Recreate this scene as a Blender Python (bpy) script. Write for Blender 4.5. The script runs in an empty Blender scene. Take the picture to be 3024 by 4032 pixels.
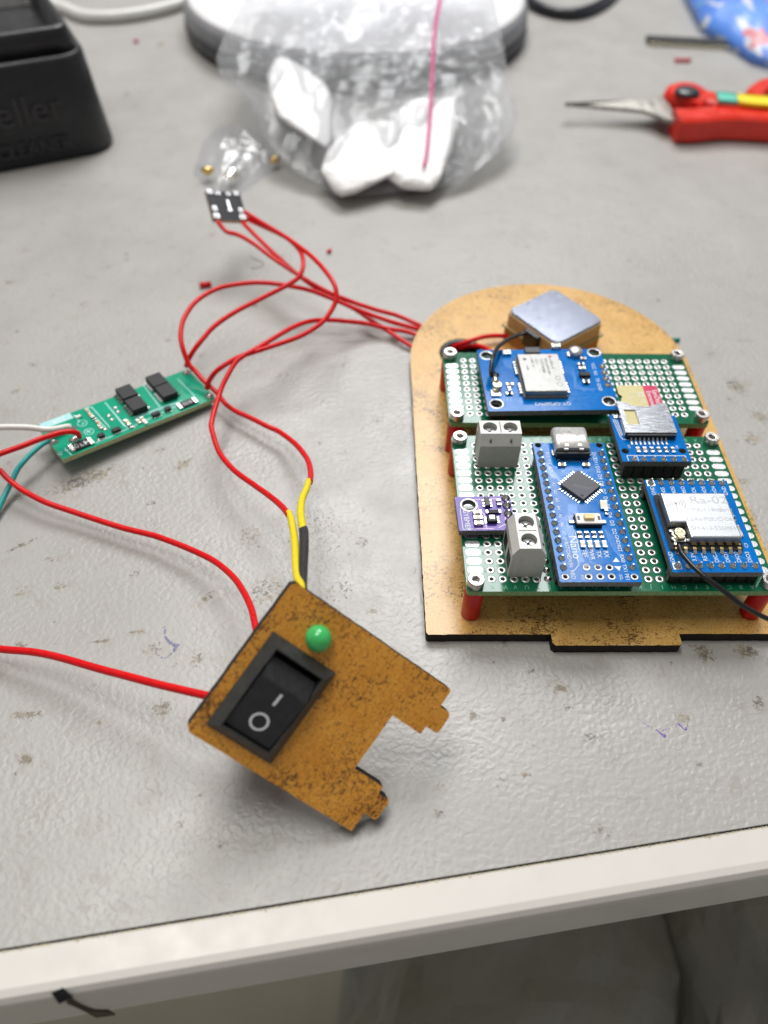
import bpy, math, random
from mathutils import Vector, Matrix
from mathutils.geometry import tessellate_polygon
import numpy as np

random.seed(7); np.random.seed(7)
S = 0.001                                    # everything below is written in millimetres
sc = bpy.context.scene
COL = sc.collection

# ------------------------------------------------------------------ camera
CR = np.array([[0.9996669516322787, -0.015659418183662666, 0.0205126408923039],
               [0.0017287429955082185, -0.7524370843021468, -0.6586618598450498],
               [0.02574873320928477, 0.6584779546720101, -0.7521594152499083]])
CC = np.array([-23.06088060882133, -104.26826487966248, 160.39818443444273])
CF = 3180.98
cam = bpy.data.cameras.new('camera'); cam_o = bpy.data.objects.new('camera', cam); COL.objects.link(cam_o)
right, down, fwd = Vector(CR[0]), Vector(CR[1]), Vector(CR[2])
cam_o.matrix_world = Matrix(((right.x, -down.x, -fwd.x, CC[0]*S), (right.y, -down.y, -fwd.y, CC[1]*S),
                             (right.z, -down.z, -fwd.z, CC[2]*S), (0, 0, 0, 1)))
cam.sensor_fit = 'VERTICAL'; cam.sensor_height = 36.0; cam.sensor_width = 27.0
cam.lens = CF/4032*36.0
cam.clip_start = 0.005; cam.clip_end = 20
cam.dof.use_dof = True; cam.dof.focus_distance = 0.186; cam.dof.aperture_fstop = 10.0
sc.camera = cam_o

# ------------------------------------------------------------------ light
world = bpy.data.worlds.new('World'); sc.world = world; world.use_nodes = True
bg = world.node_tree.nodes['Background']; bg.inputs[0].default_value = (1.0, 0.965, 0.93, 1); bg.inputs[1].default_value = 0.31

def area(name, loc, target, sx, sy, watt, col):
    l = bpy.data.lights.new(name, 'AREA'); l.shape = 'RECTANGLE'; l.size = sx*S; l.size_y = sy*S; l.energy = watt; l.color = col
    o = bpy.data.objects.new(name, l); COL.objects.link(o); o.location = Vector(loc)*S
    o.rotation_euler = (Vector(target)-Vector(loc)).to_track_quat('-Z', 'Y').to_euler(); return o
area('ceiling_panel_light', (345, 1720, 2000), (345, 1720, 0), 830, 1400, 56, (0.97, 0.985, 1.0))
area('ceiling_panel_light', (-290, 1720, 2000), (-290, 1720, 0), 400, 1400, 22, (1.0, 0.985, 0.96))
area('ceiling_panel_light', (-420, 330, 2000), (-420, 330, 0), 600, 1000, 24, (1.0, 0.96, 0.90))

sc.view_settings.view_transform = 'Standard'; sc.view_settings.look = 'None'
sc.view_settings.exposure = -0.15; sc.view_settings.gamma = 1.0
sc.view_settings.use_curve_mapping = False
sc.render.engine = 'CYCLES'
sc.cycles.use_denoising = True
sc.cycles.max_bounces = 10; sc.cycles.transparent_max_bounces = 24
sc.cycles.caustics_reflective = False; sc.cycles.caustics_refractive = False
sc.cycles.sample_clamp_indirect = 8.0

# ------------------------------------------------------------------ helpers
def at(u, v, z=0.0):
    """a point of the photograph, on the level z (mm)"""
    q = np.array([(u-1512)/CF, (v-2016)/CF, 1.0]); w = CR.T @ q
    p = CC + (z-CC[2])/w[2]*w
    return Vector(p)
class Frame:
    def __init__(s, x, y, z, deg=0):
        s.o = Vector((x, y, z)); s.a = math.radians(deg); s.R = Matrix.Rotation(-s.a, 3, 'Z')
    def at(s, u, v, dz=0):
        return s.R @ (at(u, v, s.o.z+dz)-s.o)

def link(o, parent=None):
    COL.objects.link(o)
    if parent is not None: o.parent = parent
    return o
def tag(o, label, cat, group=None, kind=None):
    if label: o['label'] = label
    if cat: o['category'] = cat
    if group: o['group'] = group
    if kind: o['kind'] = kind
    return o
def thing(name, label, cat, loc=(0, 0, 0), deg=0, group=None, mat=None):
    o = bpy.data.objects.new(name, None); o.empty_display_size = 0.005
    if mat is not None: o.matrix_world = mat
    else:
        o.location = Vector(loc)*S; o.rotation_euler = (0, 0, math.radians(deg))
    link(o); return tag(o, label, cat, group)
def inst(name, mesh, parent, loc=(0, 0, 0), deg=0, scale=None):
    o = bpy.data.objects.new(name, mesh); o.location = Vector(loc)*S; o.rotation_euler = (0, 0, math.radians(deg))
    if scale: o.scale = scale
    return link(o, parent)

class MB:
    def __init__(s): s.v = []; s.f = []; s.m = []; s.sm = []
    def add(s, vs, fs, mi=0, smooth=False):
        b = len(s.v); s.v += [tuple(p) for p in vs]
        for f in fs: s.f.append([b+i for i in f]); s.m.append(mi); s.sm.append(smooth)
        return s
    def box(s, x0, x1, y0, y1, z0, z1, c=0.0, mi=0):
        if c <= 0:
            vs = [(x, y, z) for z in (z0, z1) for y in (y0, y1) for x in (x0, x1)]
            return s.add(vs, [(0, 2, 3, 1), (4, 5, 7, 6), (0, 1, 5, 4), (2, 6, 7, 3), (0, 4, 6, 2), (1, 3, 7, 5)], mi)
        def loop(d, z): return [(x0+d+c, y0+d, z), (x1-d-c, y0+d, z), (x1-d, y0+d+c, z), (x1-d, y1-d-c, z), (x1-d-c, y1-d, z), (x0+d+c, y1-d, z), (x0+d, y1-d-c, z), (x0+d, y0+d+c, z)]
        return s.loft([loop(c*.6, z0), loop(0, z0+c), loop(0, z1-c), loop(c*.6, z1)], mi)
    def loft(s, rings, mi=0, cap=True, smooth=False, closed=True):
        n = len(rings[0]); vs = [p for r in rings for p in r]; fs = []
        for k in range(len(rings)-1):
            for i in range(n if closed else n-1):
                j = (i+1) % n; fs.append((k*n+i, k*n+j, (k+1)*n+j, (k+1)*n+i))
        s.add(vs, fs, mi, smooth)
        if cap:
            b = len(s.v)-len(vs)
            s.f.append([b+i for i in range(n)][::-1]); s.m.append(mi); s.sm.append(False)
            s.f.append([b+(len(rings)-1)*n+i for i in range(n)]); s.m.append(mi); s.sm.append(False)
        return s
    def cyl(s, x, y, z0, z1, r, n=20, mi=0, r1=None, c=0.0, smooth=True):
        r1 = r if r1 is None else r1
        def ring(rr, z): return [(x+rr*math.cos(2*math.pi*i/n), y+rr*math.sin(2*math.pi*i/n), z) for i in range(n)]
        rs = [ring(r, z0)]
        if c > 0: rs += [ring(r1, z1-c), ring(r1-c, z1)]
        else: rs += [ring(r1, z1)]
        return s.loft(rs, mi, True, smooth)
    def lathe(s, x, y, prof, n=24, mi=0, cap=True):
        rs = [[(x+r*math.cos(2*math.pi*i/n), y+r*math.sin(2*math.pi*i/n), z) for i in range(n)] for r, z in prof]
        return s.loft(rs, mi, cap, True)
    def prism(s, poly, z0, z1, mi=0, c=0.0):
        if c > 0:
            k = inset(poly, c)
            return s.loft([[(x, y, z0) for x, y in poly], [(x, y, z1-c) for x, y in poly], [(x, y, z1) for x, y in k]], mi)
        return s.loft([[(x, y, z0) for x, y in poly], [(x, y, z1) for x, y in poly]], mi)
    def plate(s, outer, holes, z0, z1, top=0, side=1, chamfer=0):
        loops = [outer]+holes; flat = [p for l in loops for p in l]; n = len(flat)
        tris = tessellate_polygon([[Vector((x, y, 0)) for x, y in l] for l in loops])
        vs = [(x, y, z1) for x, y in flat]+[(x, y, z0) for x, y in flat]; ft = []; fb = []
        for t in tris:
            a, b, c_ = [flat[i] for i in t]
            if (b[0]-a[0])*(c_[1]-a[1])-(b[1]-a[1])*(c_[0]-a[0]) < 0: t = t[::-1]
            ft.append(tuple(t)); fb.append(tuple(i+n for i in t[::-1]))
        s.add(vs, ft+fb, top)
        k = 0
        for l in loops:
            m = len(l); ar = sum(l[i][0]*l[(i+1) % m][1]-l[(i+1) % m][0]*l[i][1] for i in range(m))
            ccw = (ar > 0) == (l is outer)
            vs = [(x, y, z0) for x, y in l]+[(x, y, z1) for x, y in l]
            fs = [((i, (i+1) % m, m+(i+1) % m, m+i) if ccw else (m+i, m+(i+1) % m, (i+1) % m, i)) for i in range(m)]
            s.add(vs, fs, side)
        return s
    def tube(s, pts, r, n=12, mi=0, cap=True, flat=1.0):
        P = [Vector(p) for p in pts]; rings = []; up = None
        for i, p in enumerate(P):
            t = (P[min(i+1, len(P)-1)]-P[max(i-1, 0)]).normalized()
            if up is None:
                up = Vector((0, 0, 1)) if abs(t.z) < .9 else Vector((1, 0, 0))
            up = (up-t*up.dot(t)).normalized(); b = t.cross(up)
            rr = r(i/(len(P)-1)) if callable(r) else r
            rings.append([tuple(p+(b*math.cos(2*math.pi*k/n)+up*math.sin(2*math.pi*k/n)*flat)*rr) for k in range(n)])
        return s.loft(rings, mi, cap, True)
    def mesh(s, name, mats):
        me = bpy.data.meshes.new(name); me.from_pydata([(x*S, y*S, z*S) for x, y, z in s.v], [], s.f)
        for m in (mats if isinstance(mats, (list, tuple)) else [mats]): me.materials.append(M[m] if isinstance(m, str) else m)
        me.polygons.foreach_set('material_index', s.m); me.polygons.foreach_set('use_smooth', s.sm)
        me.update(); return me
    def build(s, name, mats, parent=None, loc=(0, 0, 0), deg=0):
        return inst(name, s.mesh(name, mats), parent, loc, deg)

def inset(poly, d):
    n = len(poly); out = []
    ar = sum(poly[i][0]*poly[(i+1) % n][1]-poly[(i+1) % n][0]*poly[i][1] for i in range(n)); sg = 1 if ar > 0 else -1
    for i in range(n):
        p, a, b = Vector(poly[i]), Vector(poly[i-1]), Vector(poly[(i+1) % n])
        e1 = (p-a).normalized(); e2 = (b-p).normalized(); n1 = Vector((-e1.y, e1.x))*sg; n2 = Vector((-e2.y, e2.x))*sg
        m = n1+n2; q = p+m*(d*2/max(m.length_squared, .4)); out.append((q.x, q.y))
    return out
def rrect(x0, x1, y0, y1, r, n=4):
    out = []
    for cx, cy, a0 in ((x1-r, y0+r, -90), (x1-r, y1-r, 0), (x0+r, y1-r, 90), (x0+r, y0+r, 180)):
        for k in range(n+1):
            a = math.radians(a0+90*k/n); out.append((cx+r*math.cos(a), cy+r*math.sin(a)))
    return out
def circ(x, y, r, n=16): return [(x+r*math.cos(2*math.pi*i/n), y+r*math.sin(2*math.pi*i/n)) for i in range(n)]
def smooth(pts, per=8):
    P = [Vector(p) for p in pts]; P = [P[0]*2-P[1]]+P+[P[-1]*2-P[-2]]; out = []
    for i in range(1, len(P)-2):
        a, b, c, d = P[i-1], P[i], P[i+1], P[i+2]
        for k in range(per):
            t = k/per
            out.append(.5*((2*b)+(-a+c)*t+(2*a-5*b+4*c-d)*t*t+(-a+3*b-3*c+d)*t**3))
    out.append(P[-2]); return out

def noise2(x, y, seed=0):
    return (math.sin(x*1.7+seed)+math.sin(y*2.3+seed*1.7+x*.6)+math.sin(x*3.1-y*1.9+seed*.3)*.6+math.sin(x*5.3+y*4.1+seed)*.35)/2.6
_tc = {}
def text_mesh(txt, size, mat, extrude=0.0, align='CENTER'):
    key = (txt, size, mat, extrude, align)
    if key in _tc: return _tc[key]
    cu = bpy.data.curves.new('lettering', 'FONT'); cu.body = txt; cu.size = size*S; cu.align_x = align; cu.align_y = 'CENTER'
    cu.extrude = extrude*S; cu.resolution_u = 3
    o = bpy.data.objects.new('lettering', cu); COL.objects.link(o)
    dg = bpy.context.evaluated_depsgraph_get()
    me = bpy.data.meshes.new_from_object(o.evaluated_get(dg)); me.name = 'lettering'
    bpy.data.objects.remove(o); bpy.data.curves.remove(cu)
    me.materials.clear(); me.materials.append(M[mat]); _tc[key] = me; return me
def text(txt, parent, x, y, z, size, mat='silk', deg=0, name='lettering', sx=1.0, extrude=0.0, align='CENTER'):
    return inst(name, text_mesh(txt, size, mat, extrude, align), parent, (x, y, z), deg, (sx, 1, 1))

# ------------------------------------------------------------------ materials
M = {}
class N:
    def __init__(s, name):
        m = bpy.data.materials.new(name); m.use_nodes = True; s.m = m; s.t = m.node_tree; s.b = s.t.nodes['Principled BSDF']; M[name] = m
        s.co = None
    def node(s, t, **k):
        n = s.t.nodes.new(t)
        for a, v in k.items(): setattr(n, a, v)
        return n
    def set(s, inp, v):
        if isinstance(v, bpy.types.NodeSocket): s.t.links.new(v, inp)
        elif isinstance(v, (tuple, list)) and len(v) == 3 and inp.type == 'RGBA': inp.default_value = (*v, 1)
        else: inp.default_value = v
    def coord(s, sc_=(1, 1, 1), rot=0.0):
        tc = s.node('ShaderNodeTexCoord'); mp = s.node('ShaderNodeMapping'); s.t.links.new(tc.outputs['Object'], mp.inputs[0])
        mp.inputs['Scale'].default_value = tuple(1000*a for a in sc_); mp.inputs['Rotation'].default_value = (0, 0, rot); return mp.outputs[0]
    def noise(s, scale, detail=2, rough=.5, dist=0, co=None, fac=True):
        n = s.node('ShaderNodeTexNoise'); s.set(n.inputs['Vector'], co or s.coord()); n.inputs['Scale'].default_value = scale
        n.inputs['Detail'].default_value = detail; n.inputs['Roughness'].default_value = rough; n.inputs['Distortion'].default_value = dist
        return n.outputs['Fac'] if fac else n.outputs['Color']
    def vor(s, scale, co=None, feature='F1'):
        n = s.node('ShaderNodeTexVoronoi', feature=feature); s.set(n.inputs['Vector'], co or s.coord()); n.inputs['Scale'].default_value = scale
        return n.outputs['Distance']
    def ramp(s, f, stops, interp='LINEAR'):
        n = s.node('ShaderNodeValToRGB'); s.set(n.inputs[0], f); r = n.color_ramp; r.interpolation = interp
        while len(r.elements) > 1: r.elements.remove(r.elements[-1])
        for i, (p, c) in enumerate(stops):
            if i == 0: e = r.elements[0]; e.position = p
            else: e = r.elements.new(p)
            e.color = (c, c, c, 1) if isinstance(c, (int, float)) else (*c, 1)
        return n.outputs[0]
    def math(s, op, a, b=0.0, clamp=False):
        n = s.node('ShaderNodeMath', operation=op, use_clamp=clamp); s.set(n.inputs[0], a); s.set(n.inputs[1], b); return n.outputs[0]
    def mix(s, f, a, b, mode='MIX'):
        n = s.node('ShaderNodeMix', data_type='RGBA', blend_type=mode); s.set(n.inputs[0], f); s.set(n.inputs[6], a); s.set(n.inputs[7], b); return n.outputs[2]
    def bump(s, h, dist, strength=1.0, normal=None):
        n = s.node('ShaderNodeBump'); n.inputs['Strength'].default_value = strength; n.inputs['Distance'].default_value = dist*S
        s.set(n.inputs['Height'], h)
        if normal is not None: s.set(n.inputs['Normal'], normal)
        return n.outputs[0]
    def out(s, col, rough=.5, metal=0, spec=.5, normal=None, **k):
        s.set(s.b.inputs['Base Color'], col); s.set(s.b.inputs['Roughness'], rough); s.set(s.b.inputs['Metallic'], metal)
        s.set(s.b.inputs['Specular IOR Level'], spec)
        if normal is not None: s.set(s.b.inputs['Normal'], normal)
        for a, v in k.items(): s.set(s.b.inputs[a.replace('_', ' ')], v)
        return s.m
def plain(name, col, rough=.5, metal=0, spec=.5, var=.12, vs=.6, bump=0.0, bs=4.0, rvar=.1, **k):
    n = N(name); f = n.noise(vs, 4, .6)
    dark = tuple(c*(1-var) for c in col); lite = tuple(min(1, c*(1+var)) for c in col)
    c = n.ramp(f, [(.3, dark), (.7, lite)])
    r = n.ramp(n.noise(vs*2.3, 3), [(.3, max(0, rough-rvar)), (.7, min(1, rough+rvar))])
    nm = n.bump(n.noise(bs, 3), bump) if bump else None
    return n.out(c, r, metal, spec, nm, **k)

def make_materials():
    # grey pebbled laminate with grime
    n = N('laminate'); co = n.coord()
    wv = n.noise(.80, .4, .5, .5, co); worm = n.ramp(wv, [(.33, 0), (.50, .5), (.67, 1)], 'EASE')
    amp = n.ramp(n.noise(.022, 3, .6, 0, co), [(.38, .35), (.62, 1)])
    h = n.math('ADD', n.math('MULTIPLY', worm, amp), n.math('MULTIPLY', n.noise(2.4, 2, .5, .4, co), .10))
    at_ = n.node('ShaderNodeAttribute', attribute_name='grime'); sep = n.node('ShaderNodeSeparateColor'); n.t.links.new(at_.outputs['Color'], sep.inputs[0])
    g, wear = sep.outputs[0], sep.outputs[1]
    base = n.ramp(n.noise(.02, 3, .6, 0, co), [(.3, (.335, .327, .313)), (.7, (.380, .371, .356))])
    sp = n.math('ADD', n.noise(.95, 5, .72, .6, co), n.math('MULTIPLY', g, .32))
    spm = n.ramp(sp, [(.685, 0), (.76, .75), (.88, 1)])
    dirt = n.ramp(n.noise(.25, 2, .5, 0, co), [(.35, (.07, .062, .05)), (.5, (.15, .125, .085)), (.68, (.27, .215, .125))])
    c = n.mix(spm, base, dirt)
    haze = n.ramp(n.math('ADD', n.noise(.18, 4, .65, .3, co), n.math('MULTIPLY', g, .12)), [(.55, 0), (.8, .45)])
    c = n.mix(haze, c, (.24, .205, .155))
    scr = n.noise(.5, 2, .5, 0, n.coord((.08, 1.6, 1), .7)); scm = n.ramp(scr, [(.72, 0), (.76, .22)])
    c = n.mix(scm, c, (.33, .31, .29))
    rough = n.ramp(n.math('ADD', n.noise(.06, 4, .6, 0, co), n.math('MULTIPLY', spm, .3)), [(.3, .29), (.75, .48)])
    dn = n.bump(h, .070, 1.0)
    n.out(c, rough, 0, .5, dn)
    # hardboard, plus a paler copy with glare put into the plate's colour
    for nm, lo, mid, hi, fk in (('hardboard', (.47, .175, .014), (.66, .285, .030), (.76, .385, .070), 0.0), ('hardboard_glare', (.46, .245, .055), (.60, .355, .105), (.68, .45, .17), .028)):
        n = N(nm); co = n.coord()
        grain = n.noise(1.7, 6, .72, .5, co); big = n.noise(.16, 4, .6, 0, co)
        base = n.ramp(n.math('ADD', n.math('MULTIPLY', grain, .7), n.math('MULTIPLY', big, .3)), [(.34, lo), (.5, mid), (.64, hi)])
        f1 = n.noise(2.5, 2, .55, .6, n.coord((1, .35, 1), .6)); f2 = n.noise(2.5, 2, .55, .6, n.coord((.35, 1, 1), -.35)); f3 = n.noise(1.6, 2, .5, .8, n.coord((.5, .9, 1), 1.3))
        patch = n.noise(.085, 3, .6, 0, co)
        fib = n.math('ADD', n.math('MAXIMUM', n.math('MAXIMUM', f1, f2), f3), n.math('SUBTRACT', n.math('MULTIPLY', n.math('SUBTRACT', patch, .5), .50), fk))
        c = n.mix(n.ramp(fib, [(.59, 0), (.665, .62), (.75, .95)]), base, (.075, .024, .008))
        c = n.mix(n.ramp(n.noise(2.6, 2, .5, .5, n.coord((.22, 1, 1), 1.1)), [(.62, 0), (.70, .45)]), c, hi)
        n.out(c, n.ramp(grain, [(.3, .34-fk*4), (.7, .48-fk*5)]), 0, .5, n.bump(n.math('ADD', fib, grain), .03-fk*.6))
    n = N('burnt_edge'); f = n.noise(.9, 4, .7, 0, n.coord((1, 1, 2)))
    n.out(n.ramp(f, [(.35, (.006, .005, .004)), (.7, (.022, .015, .011))]), .75, 0, .3, n.bump(f, .2))
    # solder masks
    for nm, a, b in (('mask_green', (.004, .105, .050), (.006, .135, .065)), ('mask_blue', (.0, .125, .44), (.0, .155, .52)), ('mask_purple', (.075, .035, .30), (.12, .065, .38)),
                     ('mask_black', (.007, .008, .011), (.012, .013, .018)), ('mask_bms', (.008, .29, .17), (.014, .35, .21))):
        n = N(nm); c = n.ramp(n.noise(.12, 3), [(.3, a), (.7, b)]); f = n.noise(.55, 3, .6)
        n.out(c, n.ramp(n.noise(.9, 3), [(.3, .09 if nm != 'mask_black' else .4), (.7, .17 if nm != 'mask_black' else .5)]), 0, .5 if 'green' in nm else .2, n.bump(f, .008))
    n = N('mask_trace'); n.out(n.ramp(n.noise(.3, 2), [(.3, (.01, .17, .56)), (.7, (.02, .21, .64))]), .16, 0, .6)
    for nm, c in (('edge_green', (.20, .34, .15)), ('edge_grey', (.16, .16, .15)), ('edge_bms', (.42, .47, .26)), ('edge_purple', (.17, .15, .17))):
        plain(nm, c, .6, 0, .3, .3, 1.2, .03)
    n = N('tin'); f = n.noise(1.6, 3, .6); n.out(n.ramp(f, [(.3, (.58, .58, .60)), (.7, (.74, .74, .75))]), n.ramp(n.noise(2.5, 3), [(.3, .24), (.7, .42)]), .75, .5, n.bump(f, .04))
    n = N('solder'); f = n.noise(2.2, 3, .6); n.out(n.ramp(f, [(.3, (.50, .50, .49)), (.7, (.72, .72, .70))]), n.ramp(n.noise(3.5, 3), [(.3, .12), (.7, .34)]), 1, .5, n.bump(f, .06))
    plain('copper_dark', (.20, .13, .08), .5, .6)
    plain('pin_metal', (.50, .49, .47), .32, 1, vs=2)
    plain('gold', (.83, .60, .22), .25, 1, vs=2)
    plain('screw_steel', (.56, .54, .52), .30, 1, vs=1.5, bump=.03)
    n = N('socket_shield'); f = n.noise(.9, 4, .6, 0, n.coord((.4, 3, 1), .9)); n.out(n.ramp(f, [(.3, (.34, .35, .38)), (.7, (.46, .47, .50))]), n.ramp(f, [(.3, .18), (.7, .30)]), 1, .5, n.bump(f, .02))
    n = N('brushed'); f = n.noise(.9, 3, .6, 0, n.coord((6, .5, 1), .1)); f2 = n.noise(.9, 3, .6, 0, n.coord((.5, 6, 1), .1))
    n.out(n.ramp(n.math('MULTIPLY', n.math('ADD', f, f2), .5), [(.35, (.42, .44, .465)), (.65, (.54, .56, .58))]), .42, .9, .5, n.bump(f, .015))
    n = N('antenna_metal'); f = n.noise(.35, 4, .6); n.out(n.ramp(f, [(.3, (.40, .43, .53)), (.7, (.44, .47, .57))]), n.ramp(n.noise(.6, 4, .6), [(.3, .19), (.7, .22)]), 1, .5, n.bump(n.noise(.12, 1), .006))
    plain('label_silver', (.38, .38, .37), .40, .35, vs=.5, var=.05)
    plain('usb_metal', (.88, .87, .85), .36, .7, vs=.6, var=.03)
    plain('chip_black', (.011, .012, .015), .55, 0, .4, .3, 3, .03, 9)
    plain('chip_grey', (.062, .064, .078), .50, 0, .5, .25, 3, .035, 9)
    plain('plastic_black', (.010, .010, .011), .42, 0, .4, .3, 1, .02, 9)
    plain('switch_black', (.032, .032, .030), .42, 0, .5, .25, .5, .035, 7)
    plain('switch_rocker', (.018, .019, .021), .36, 0, .5, .25, .5, .02, 8)
    plain('sleeve_black', (.020, .020, .024), .40, 0, .5, .3, 1, .08, 3)
    plain('terminal_grey', (.55, .55, .52), .42, 0, .45, .06, .5, .025, 6)
    plain('terminal_light', (.70, .70, .68), .40, 0, .45, .05, .5, .025, 6)
    plain('wire_red', (.64, .001, .004), .36, 0, .35, .10, .4, .02, 3)
    plain('wire_teal', (.02, .34, .33), .38, 0, .5, .1, .4)
    plain('wire_white', (.72, .72, .69), .4, 0, .5, .05, .4)
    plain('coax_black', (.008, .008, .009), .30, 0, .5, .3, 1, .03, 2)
    plain('sleeve_yellow', (.78, .62, .006), .42, 0, .45, .06, .6, .03, 4)
    plain('standoff_red', (.50, .001, .006), .36, 0, .4, .2, .9, .05, 2)
    plain('silk', (.70, .74, .76), .5, 0, .4, .06, 2)
    plain('silk_cyan', (.36, .66, .66), .5, 0, .4, .08, 2)
    plain('silk_grey', (.40, .40, .41), .5, .6, .4, .06, 2)
    plain('silk_green', (.16, .42, .28), .45, 0, .4, .1, 2)
    plain('ink_dark', (.10, .10, .10), .6, 0, .3, .2, 2)
    plain('ink_red', (.50, .03, .05), .6, 0, .3, .1, 2)
    plain('ink_violet', (.16, .06, .42), .5, 0, .4, .35, .9)
    plain('ink_blue', (.17, .175, .29), .5, 0, .4, .35, .7)
    plain('cap_tan', (.40, .30, .20), .5, 0, .4, .1, 2)
    plain('resistor_orange', (.55, .24, .06), .5, 0, .4, .1, 2)
    plain('ceramic_cream', (.66, .64, .56), .5, 0, .4, .06, 2)
    plain('button_cream', (.72, .58, .28), .45, 0, .4, .06, 2)
    plain('white_plastic', (.72, .72, .70), .42, 0, .45, .04, .4)
    plain('card_tan', (.56, .50, .24), .45, 0, .4, .06, .6)
    plain('card_red', (.52, .012, .085), .45, 0, .4, .08, .6)
    plain('foam_orange', (.42, .20, .07), .8, 0, .3, .2, .8, .1, 2)
    plain('ceramic_tan', (.48, .32, .15), .6, 0, .4, .15, .8)
    plain('edge_white', (.60, .575, .54), .38, 0, .4, .01, .08, .01, 1)
    plain('desk_core', (.42, .36, .24), .8, 0, .3, .3, .6, .2, 1)
    plain('glue', (.46, .41, .30), .7, 0, .3, .3, .6)
    plain('gap_dark', (.008, .008, .010), .6, 0, .2)
    plain('strap_brown', (.055, .036, .018), .5, 0, .4, .2, .6)
    n = N('led_green'); n.out(n.ramp(n.noise(.2, 2), [(.3, (.055, .50, .135)), (.7, (.08, .58, .18))]), .10, 0, .6, None, Subsurface_Weight=.7, Transmission_Weight=.15, Subsurface_Scale=.0015, Subsurface_Radius=(.4, 1, .5))
    plain('box_black', (.008, .009, .012), .42, 0, .5, .25, .1, .06, 2)
    plain('box_letter', (.026, .027, .031), .30, 0, .5, .25, .1, .05, 2)
    plain('lamp_white', (.80, .80, .82), .35, 0, .5, .03, .05)
    plain('lamp_grey', (.22, .23, .25), .4, 0, .5, .1, .1)
    plain('lamp_dark', (.035, .037, .042), .45, 0, .5, .1, .1)
    plain('cable_white', (.70, .70, .68), .4, 0, .5, .04, .1)
    plain('cable_black', (.016, .018, .025), .35, 0, .5, .1, .1)
    n = N('tissue'); n.out(n.ramp(n.noise(.1, 4), [(.3, (.88, .88, .89)), (.7, (.93, .93, .93))]), .8, 0, .3, n.bump(n.noise(.25, 4), 1.0))
    plain('zip_magenta', (.52, .008, .17), .4, 0, .5, .1, .2)
    plain('scissor_red', (.68, .022, .008), .32, 0, .5, .1, .1)
    plain('scissor_dark_red', (.34, .010, .012), .42, 0, .5, .1, .1)
    plain('tape_teal', (.10, .50, .40), .45, 0, .5, .06, .1)
    plain('tape_yellow', (.82, .68, .01), .45, 0, .5, .06, .1)
    plain('blade_steel', (.30, .285, .26), .45, .9, .5, .15, .15, .03, 1)
    plain('pink_scrap', (.55, .07, .10), .45, 0, .5, .1, .5)
    plain('teal_scrap', (.01, .22, .20), .45, 0, .5, .1, .5)
    # films
    for nm, tint, mixf, rough in (('film', (.95, .97, 1.0), .17, .13), ('film_thin', (.92, .93, .95), .06, .30)):
        n = N(nm); t = n.t
        tr = n.node('ShaderNodeBsdfTransparent'); tr.inputs[0].default_value = (.985, .99, 1, 1)
        gl = n.node('ShaderNodeBsdfGlossy'); gl.inputs['Roughness'].default_value = rough
        df = n.node('ShaderNodeBsdfTranslucent'); df.inputs[0].default_value = (*tint, 1)
        d2 = n.node('ShaderNodeBsdfDiffuse'); d2.inputs[0].default_value = (*tint, 1)
        cr = n.math('ABSOLUTE', n.math('SUBTRACT', n.noise(.065, 2, .5, .8, n.coord((1.5, .8, 1), .25)), .5)); bn = n.bump(n.math('ADD', n.math('MULTIPLY', cr, 3.0), n.noise(.1, 2, .5, 1)), .65)
        for q in (gl, d2): t.links.new(bn, q.inputs['Normal'])
        a = n.node('ShaderNodeMixShader'); a.inputs[0].default_value = .25; t.links.new(df.outputs[0], a.inputs[1]); t.links.new(d2.outputs[0], a.inputs[2])
        b = n.node('ShaderNodeMixShader'); b.inputs[0].default_value = mixf; t.links.new(tr.outputs[0], b.inputs[1]); t.links.new(a.outputs[0], b.inputs[2])
        fr = n.node('ShaderNodeFresnel'); fr.inputs[0].default_value = 1.5; pass
        c = n.node('ShaderNodeMixShader'); t.links.new(n.math('MULTIPLY', fr.outputs[0],   .5 if nm == 'film' else .16, True), c.inputs[0]); t.links.new(b.outputs[0], c.inputs[1]); t.links.new(gl.outputs[0], c.inputs[2])
        t.links.new(c.outputs[0], t.nodes['Material Output'].inputs[0])
    n = N('packet_print'); co = n.coord()
    c = n.ramp(n.noise(.03, 2, .5, 0, co), [(.35, (.06, .20, .72)), (.7, (.12, .33, .85))])
    f = n.noise(.10, 2, .5, .2, n.coord((1.6, .5, 1), .5)); c = n.mix(n.ramp(f, [(.57, 0), (.62, .95)]), c, (.66, .68, .72))
    f = n.noise(.055, 2, .5, .2, co); c = n.mix(n.ramp(f, [(.62, 0), (.66, .9)]), c, (.62, .05, .05))
    f = n.noise(.06, 2, .5, .2, n.coord((1, 1, 1), 2)); c = n.mix(n.ramp(f, [(.62, 0), (.66, .85)]), c, (.20, .50, .48))
    n.out(c, .28, 0, .5, n.bump(n.noise(.08, 3), .8))
    n = N('denim'); co = n.coord(); w1 = n.noise(.9, 2, .5, 0, n.coord((.25, 3.5, 1), .5))
    c = n.ramp(n.noise(.012, 4, .6, 0, co), [(.3, (.24, .245, .228)), (.7, (.34, .345, .322))]); c = n.mix(n.ramp(w1, [(.4, 0), (.62, .5)]), c, (.34, .34, .32))
    n.out(c, .85, 0, .25, n.bump(n.math('ADD', n.noise(.02, 3), n.math('MULTIPLY', w1, .05)), 6.0))
    plain('floor_cream', (.44, .42, .34), .5, 0, .4, .08, .01)
make_materials()

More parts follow.
